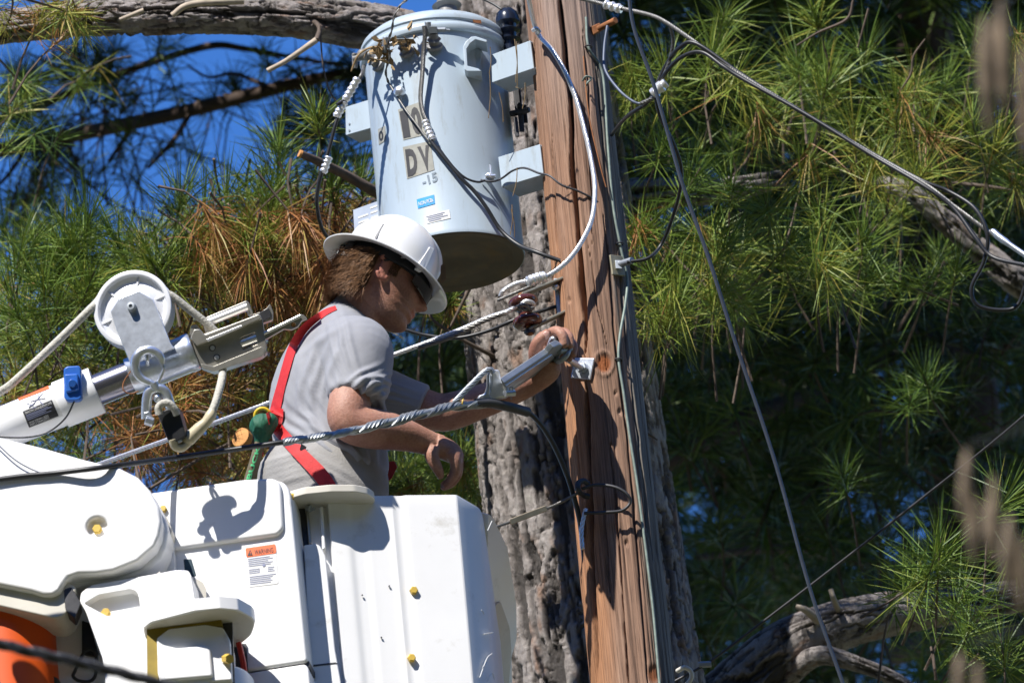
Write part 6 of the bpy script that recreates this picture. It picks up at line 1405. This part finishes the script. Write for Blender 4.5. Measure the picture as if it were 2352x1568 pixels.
def hat_n(p):
    v = p-Hd(HA, 0, HB); return (HF*(v.dot(HF)/SA**2)+HL*(v.dot(HL)/SL**2)+HU*(v.dot(HU)/SH**2)).normalized()
def hat_rib(pl_, hgt):
    mb = MB(); b0 = [hat_hit(x, y) for x, y in pl_]; n_ = sum((hat_n(p) for p in b0), Vector()).normalized(); k = len(b0)
    for p in b0: mb.addv(p-n_*.004)
    for p in b0: mb.addv(p+n_*hgt)
    mb.face(*range(k)); mb.face(*range(k, 2*k))
    for i in range(k): mb.face(i, (i+1) % k, k+(i+1) % k, k+i)
    return mb
build(hat_rib([(953, 618), (962, 602), (984, 568), (994, 573), (984, 594), (974, 618), (964, 626)], .0065), 'accessory_slot', M['hat'], hat, bevel=.0015)
build(hat_rib([(921, 592), (927, 582), (931, 593)], .003), 'vent_mark', M['greybush'], hat, bevel=.0008)
build(hat_rib([(857, 557), (862, 545), (880, 515), (882, 517), (866, 548), (862, 556)], .004), 'side_rib', M['greybush'], hat, bevel=.001)
mb = MB()
for k in range(40): pass
rr_ = []
for b in (-14, 20):
    base = len(mb.v)
    for k in range(60):
        th = 2*math.pi*k/60; mb.addv(Hd(HA+106*math.cos(th), 82*math.sin(th), HB+b))
    rr_.append(list(range(base, base+60)))
for b in (20, -14):
    base = len(mb.v)
    for k in range(60):
        th = 2*math.pi*k/60; mb.addv(Hd(HA+102*math.cos(th), 78*math.sin(th), HB+b))
    rr_.append(list(range(base, base+60)))
mb.skin(rr_, closed=True); sus = build(mb, 'suspension_band', M['black'], hat)
build(MB().box(Hd(HA-110, 0, HB-22), HF*8*PX, HL*26*PX, HU*16*PX), 'ratchet', M['black'], sus, bevel=.003)
mb = MB().box(Hd(HA-98, 40, HB-18), (HF*.8+HL*.6)*10*PX, (HL*.8-HF*.6)*3*PX, HU*22*PX); build(mb, 'ratchet', M['black'], sus, bevel=.002)
build(hat_rib([(1016, 610), (1020, 606), (1022, 640), (1014, 650)], .004), 'front_badge', mat('brown badge', (.16, .09, .03), .5, var=.3), hat, bevel=.001)
# ---- sunglasses
sg = MB()
def gl(th, b, o=0.0): return Hd(8+(101+o)*math.cos(th), (80+o)*math.sin(th), b)
for s in (1, -1):
    for o_ in (0, 3):
        pass
    n1, n2 = 14, 6; base = len(sg.v)
    for o_ in (3.5, 0):
        for i in range(n1+1):
            u = i/n1; th = s*math.radians(7+54*u); hi = 25-2*u; lo = -8+ (10*u**3)+6*(1-u)**4
            for j in range(n2+1): sg.addv(gl(th, lo+(hi-lo)*j/n2, o_))
    W_ = n2+1; o2 = (n1+1)*W_
    for i in range(n1):
        for j in range(n2):
            a = base+i*W_+j; sg.face(a, a+1, a+W_+1, a+W_); sg.face(o2+a, o2+a+W_, o2+a+W_+1, o2+a+1)
        for j in (0, n2): a = base+i*W_+j; sg.face(a, a+W_, o2+a+W_, o2+a)
    for i in (0, n1):
        for j in range(n2): a = base+i*W_+j; sg.face(a, a+1, o2+a+1, o2+a)
gls = build(sg, 'sunglasses', mat('dark lens', (.012, .010, .009), .06, var=.1, coat=.8), pr, sharp=50)
for s in (1, -1): build(MB().tube([gl(s*math.radians(58), 25, 2), gl(s*math.radians(80), 24, 3), Hd(-8, s*79, 20), Hd(-24, s*76, 10)], [3*PX]*4, 8, ref=HU, rb=1.6*PX), 'temple_arm', M['black'], gls)
build(MB().tube([gl(math.radians(-9), 24, 2), gl(0, 26, 3), gl(math.radians(9), 24, 2)], 2.4*PX, 8), 'bridge', M['black'], gls)
# ---- hair: short locks, longer at the nape
hair = MB(); nS = 8500
def hair_base(u, v):                                # u round the back, v down
    th = math.pi*(.60+.80*u) ; return th, 34-v*98
hb_ = MB(); rows = []
for i in range(15):
    v = i/14; base = len(hb_.v)
    for j in range(33):
        th, b = hair_base(j/32, v); fa = float(np.interp(b, [-90, -60, -30, 0, 35], [60, 70, 86, 97, 104])); k = 1.02
        hb_.addv(Hd(-2+fa*k*math.cos(th)-max(0, -b-20)*.10, 76*k*math.sin(th)*float(np.interp(b, [-90, -40, 35], [.80, .95, 1])), b))
    rows.append(base)
o_ = len(hb_.v)
for p in list(hb_.v): q = Vector(p); hb_.addv(q+(HO+HF*(-20*PX)-q).normalized()*.012)
for i in range(14):
    for j in range(32): a = rows[i]+j; hb_.face(a, a+1, a+34, a+33); hb_.face(o_+a, o_+a+33, o_+a+34, o_+a+1)
M['hair'] = mat('brown hair', (.15, .075, .032), .55, var=.5, scale=120, spec=.3)
hr = build(hb_, 'hair', M['hair'], pr, sharp=180)
st_ = MB()
for i in range(nS):
    u, v = random.random(), random.random()**.8; th, b = hair_base(u, v); fa = float(np.interp(b, [-90, -60, -30, 0, 35], [60, 70, 86, 97, 104]))
    p = Hd(-2+fa*1.02*math.cos(th)-max(0, -b-20)*.10, 76*1.05*math.sin(th)*float(np.interp(b, [-90, -40, 35], [.80, .95, 1])), b)
    out = (p-Hd(-15, 0, b)).normalized(); dn_ = (-HU*.75-HF*.50-ZU*.15+rd3(.20)).normalized()
    ln_ = random.uniform(22, 52)*PX; sd = dn_.cross(out).normalized()*.0008
    p1 = p+dn_*ln_*.5+out*(.003+.005*random.random()); p2 = p+dn_*ln_+out*random.uniform(-.003, .010)+rd3(.002)
    a = st_.addv(p-sd+out*.001); st_.addv(p+sd+out*.001); st_.addv(p1+sd); st_.addv(p1-sd); st_.addv(p2)
    st_.face(a, a+1, a+2, a+3); st_.face(a+3, a+2, a+4)
for i in range(160):                                # sideburn in front of the ear
    p = Hd(random.uniform(2, 22), 73.5-.0, random.uniform(-4, 34)); dn_ = (-HU+rd3(.25)).normalized(); sd = HF*.0008; ln_ = random.uniform(10, 22)*PX
    a = st_.addv(p-sd); st_.addv(p+sd); st_.addv(p+dn_*ln_+HL*.002); st_.face(a, a+1, a+2)
build(st_, 'hair_strands', M['hair'], hr, sharp=0, fixn=False)
# ================================================================== near branch with dangling pods, far out of focus
M['pod'] = mat('dry brown pod', (.21, .16, .115), .8, var=.55, scale=14, stretch=(1, 1, 2.5))
def pods(lab, stem, ls):
    t = thing('hanging_branch', P(*stem[0]), lab, 'branch', 'blurred dry pod clusters close to the camera')
    build(MB().tube(cr([P(*q) for q in stem], 6), .0014, 8), 'stem', M['dark'], t)
    for x, y0, y1, r, d, lean in ls:
        a, b = P(x, y0, d), P(x+lean, y1, d); n = 9
        rr = [.88*r*PX*(D0+d)/D0*math.sin(math.pi*(i+.35)/(n+.2))**.6 for i in range(n)]
        build(MB().tube(cr([lerp(a, b, i/(n-1)) for i in range(n)], 2), list(np.interp(np.linspace(0, 1, 17), np.linspace(0, 1, n), rr)), 12), 'pod', M['pod'], t)
pods('blurred pair of dry brown pods hanging at the top right corner', [(2420, -60, -8.6), (2340, -20, -8.6), (2290, 30, -8.6)], [(2258, 40, 300, 22, -8.6, 16), (2300, 0, 250, 24, -8.5, 10), (2352, 100, 360, 20, -8.6, 6), (2280, 30, 200, 14, -8.5, 4)])
pods('blurred tall cluster of dry brown pods at the lower right edge', [(2400, 960, -8.6), (2300, 1000, -8.6), (2225, 1020, -8.6)], [(2222, 1030, 1190, 18, -8.6, -8), (2232, 1120, 1290, 20, -8.6, 8), (2282, 1090, 1290, 17, -8.6, 4), (2320, 1180, 1360, 20, -8.7, -6), (2345, 1230, 1400, 18, -8.7, 2), (2268, 1150, 1260, 14, -8.5, 0)])
pods('blurred dry pods at the bottom right corner, below the tall cluster', [(2420, 1420, -8.6), (2320, 1450, -8.6), (2230, 1480, -8.6)], [(2206, 1500, 1640, 18, -8.6, -4), (2246, 1520, 1650, 15, -8.6, 6)])
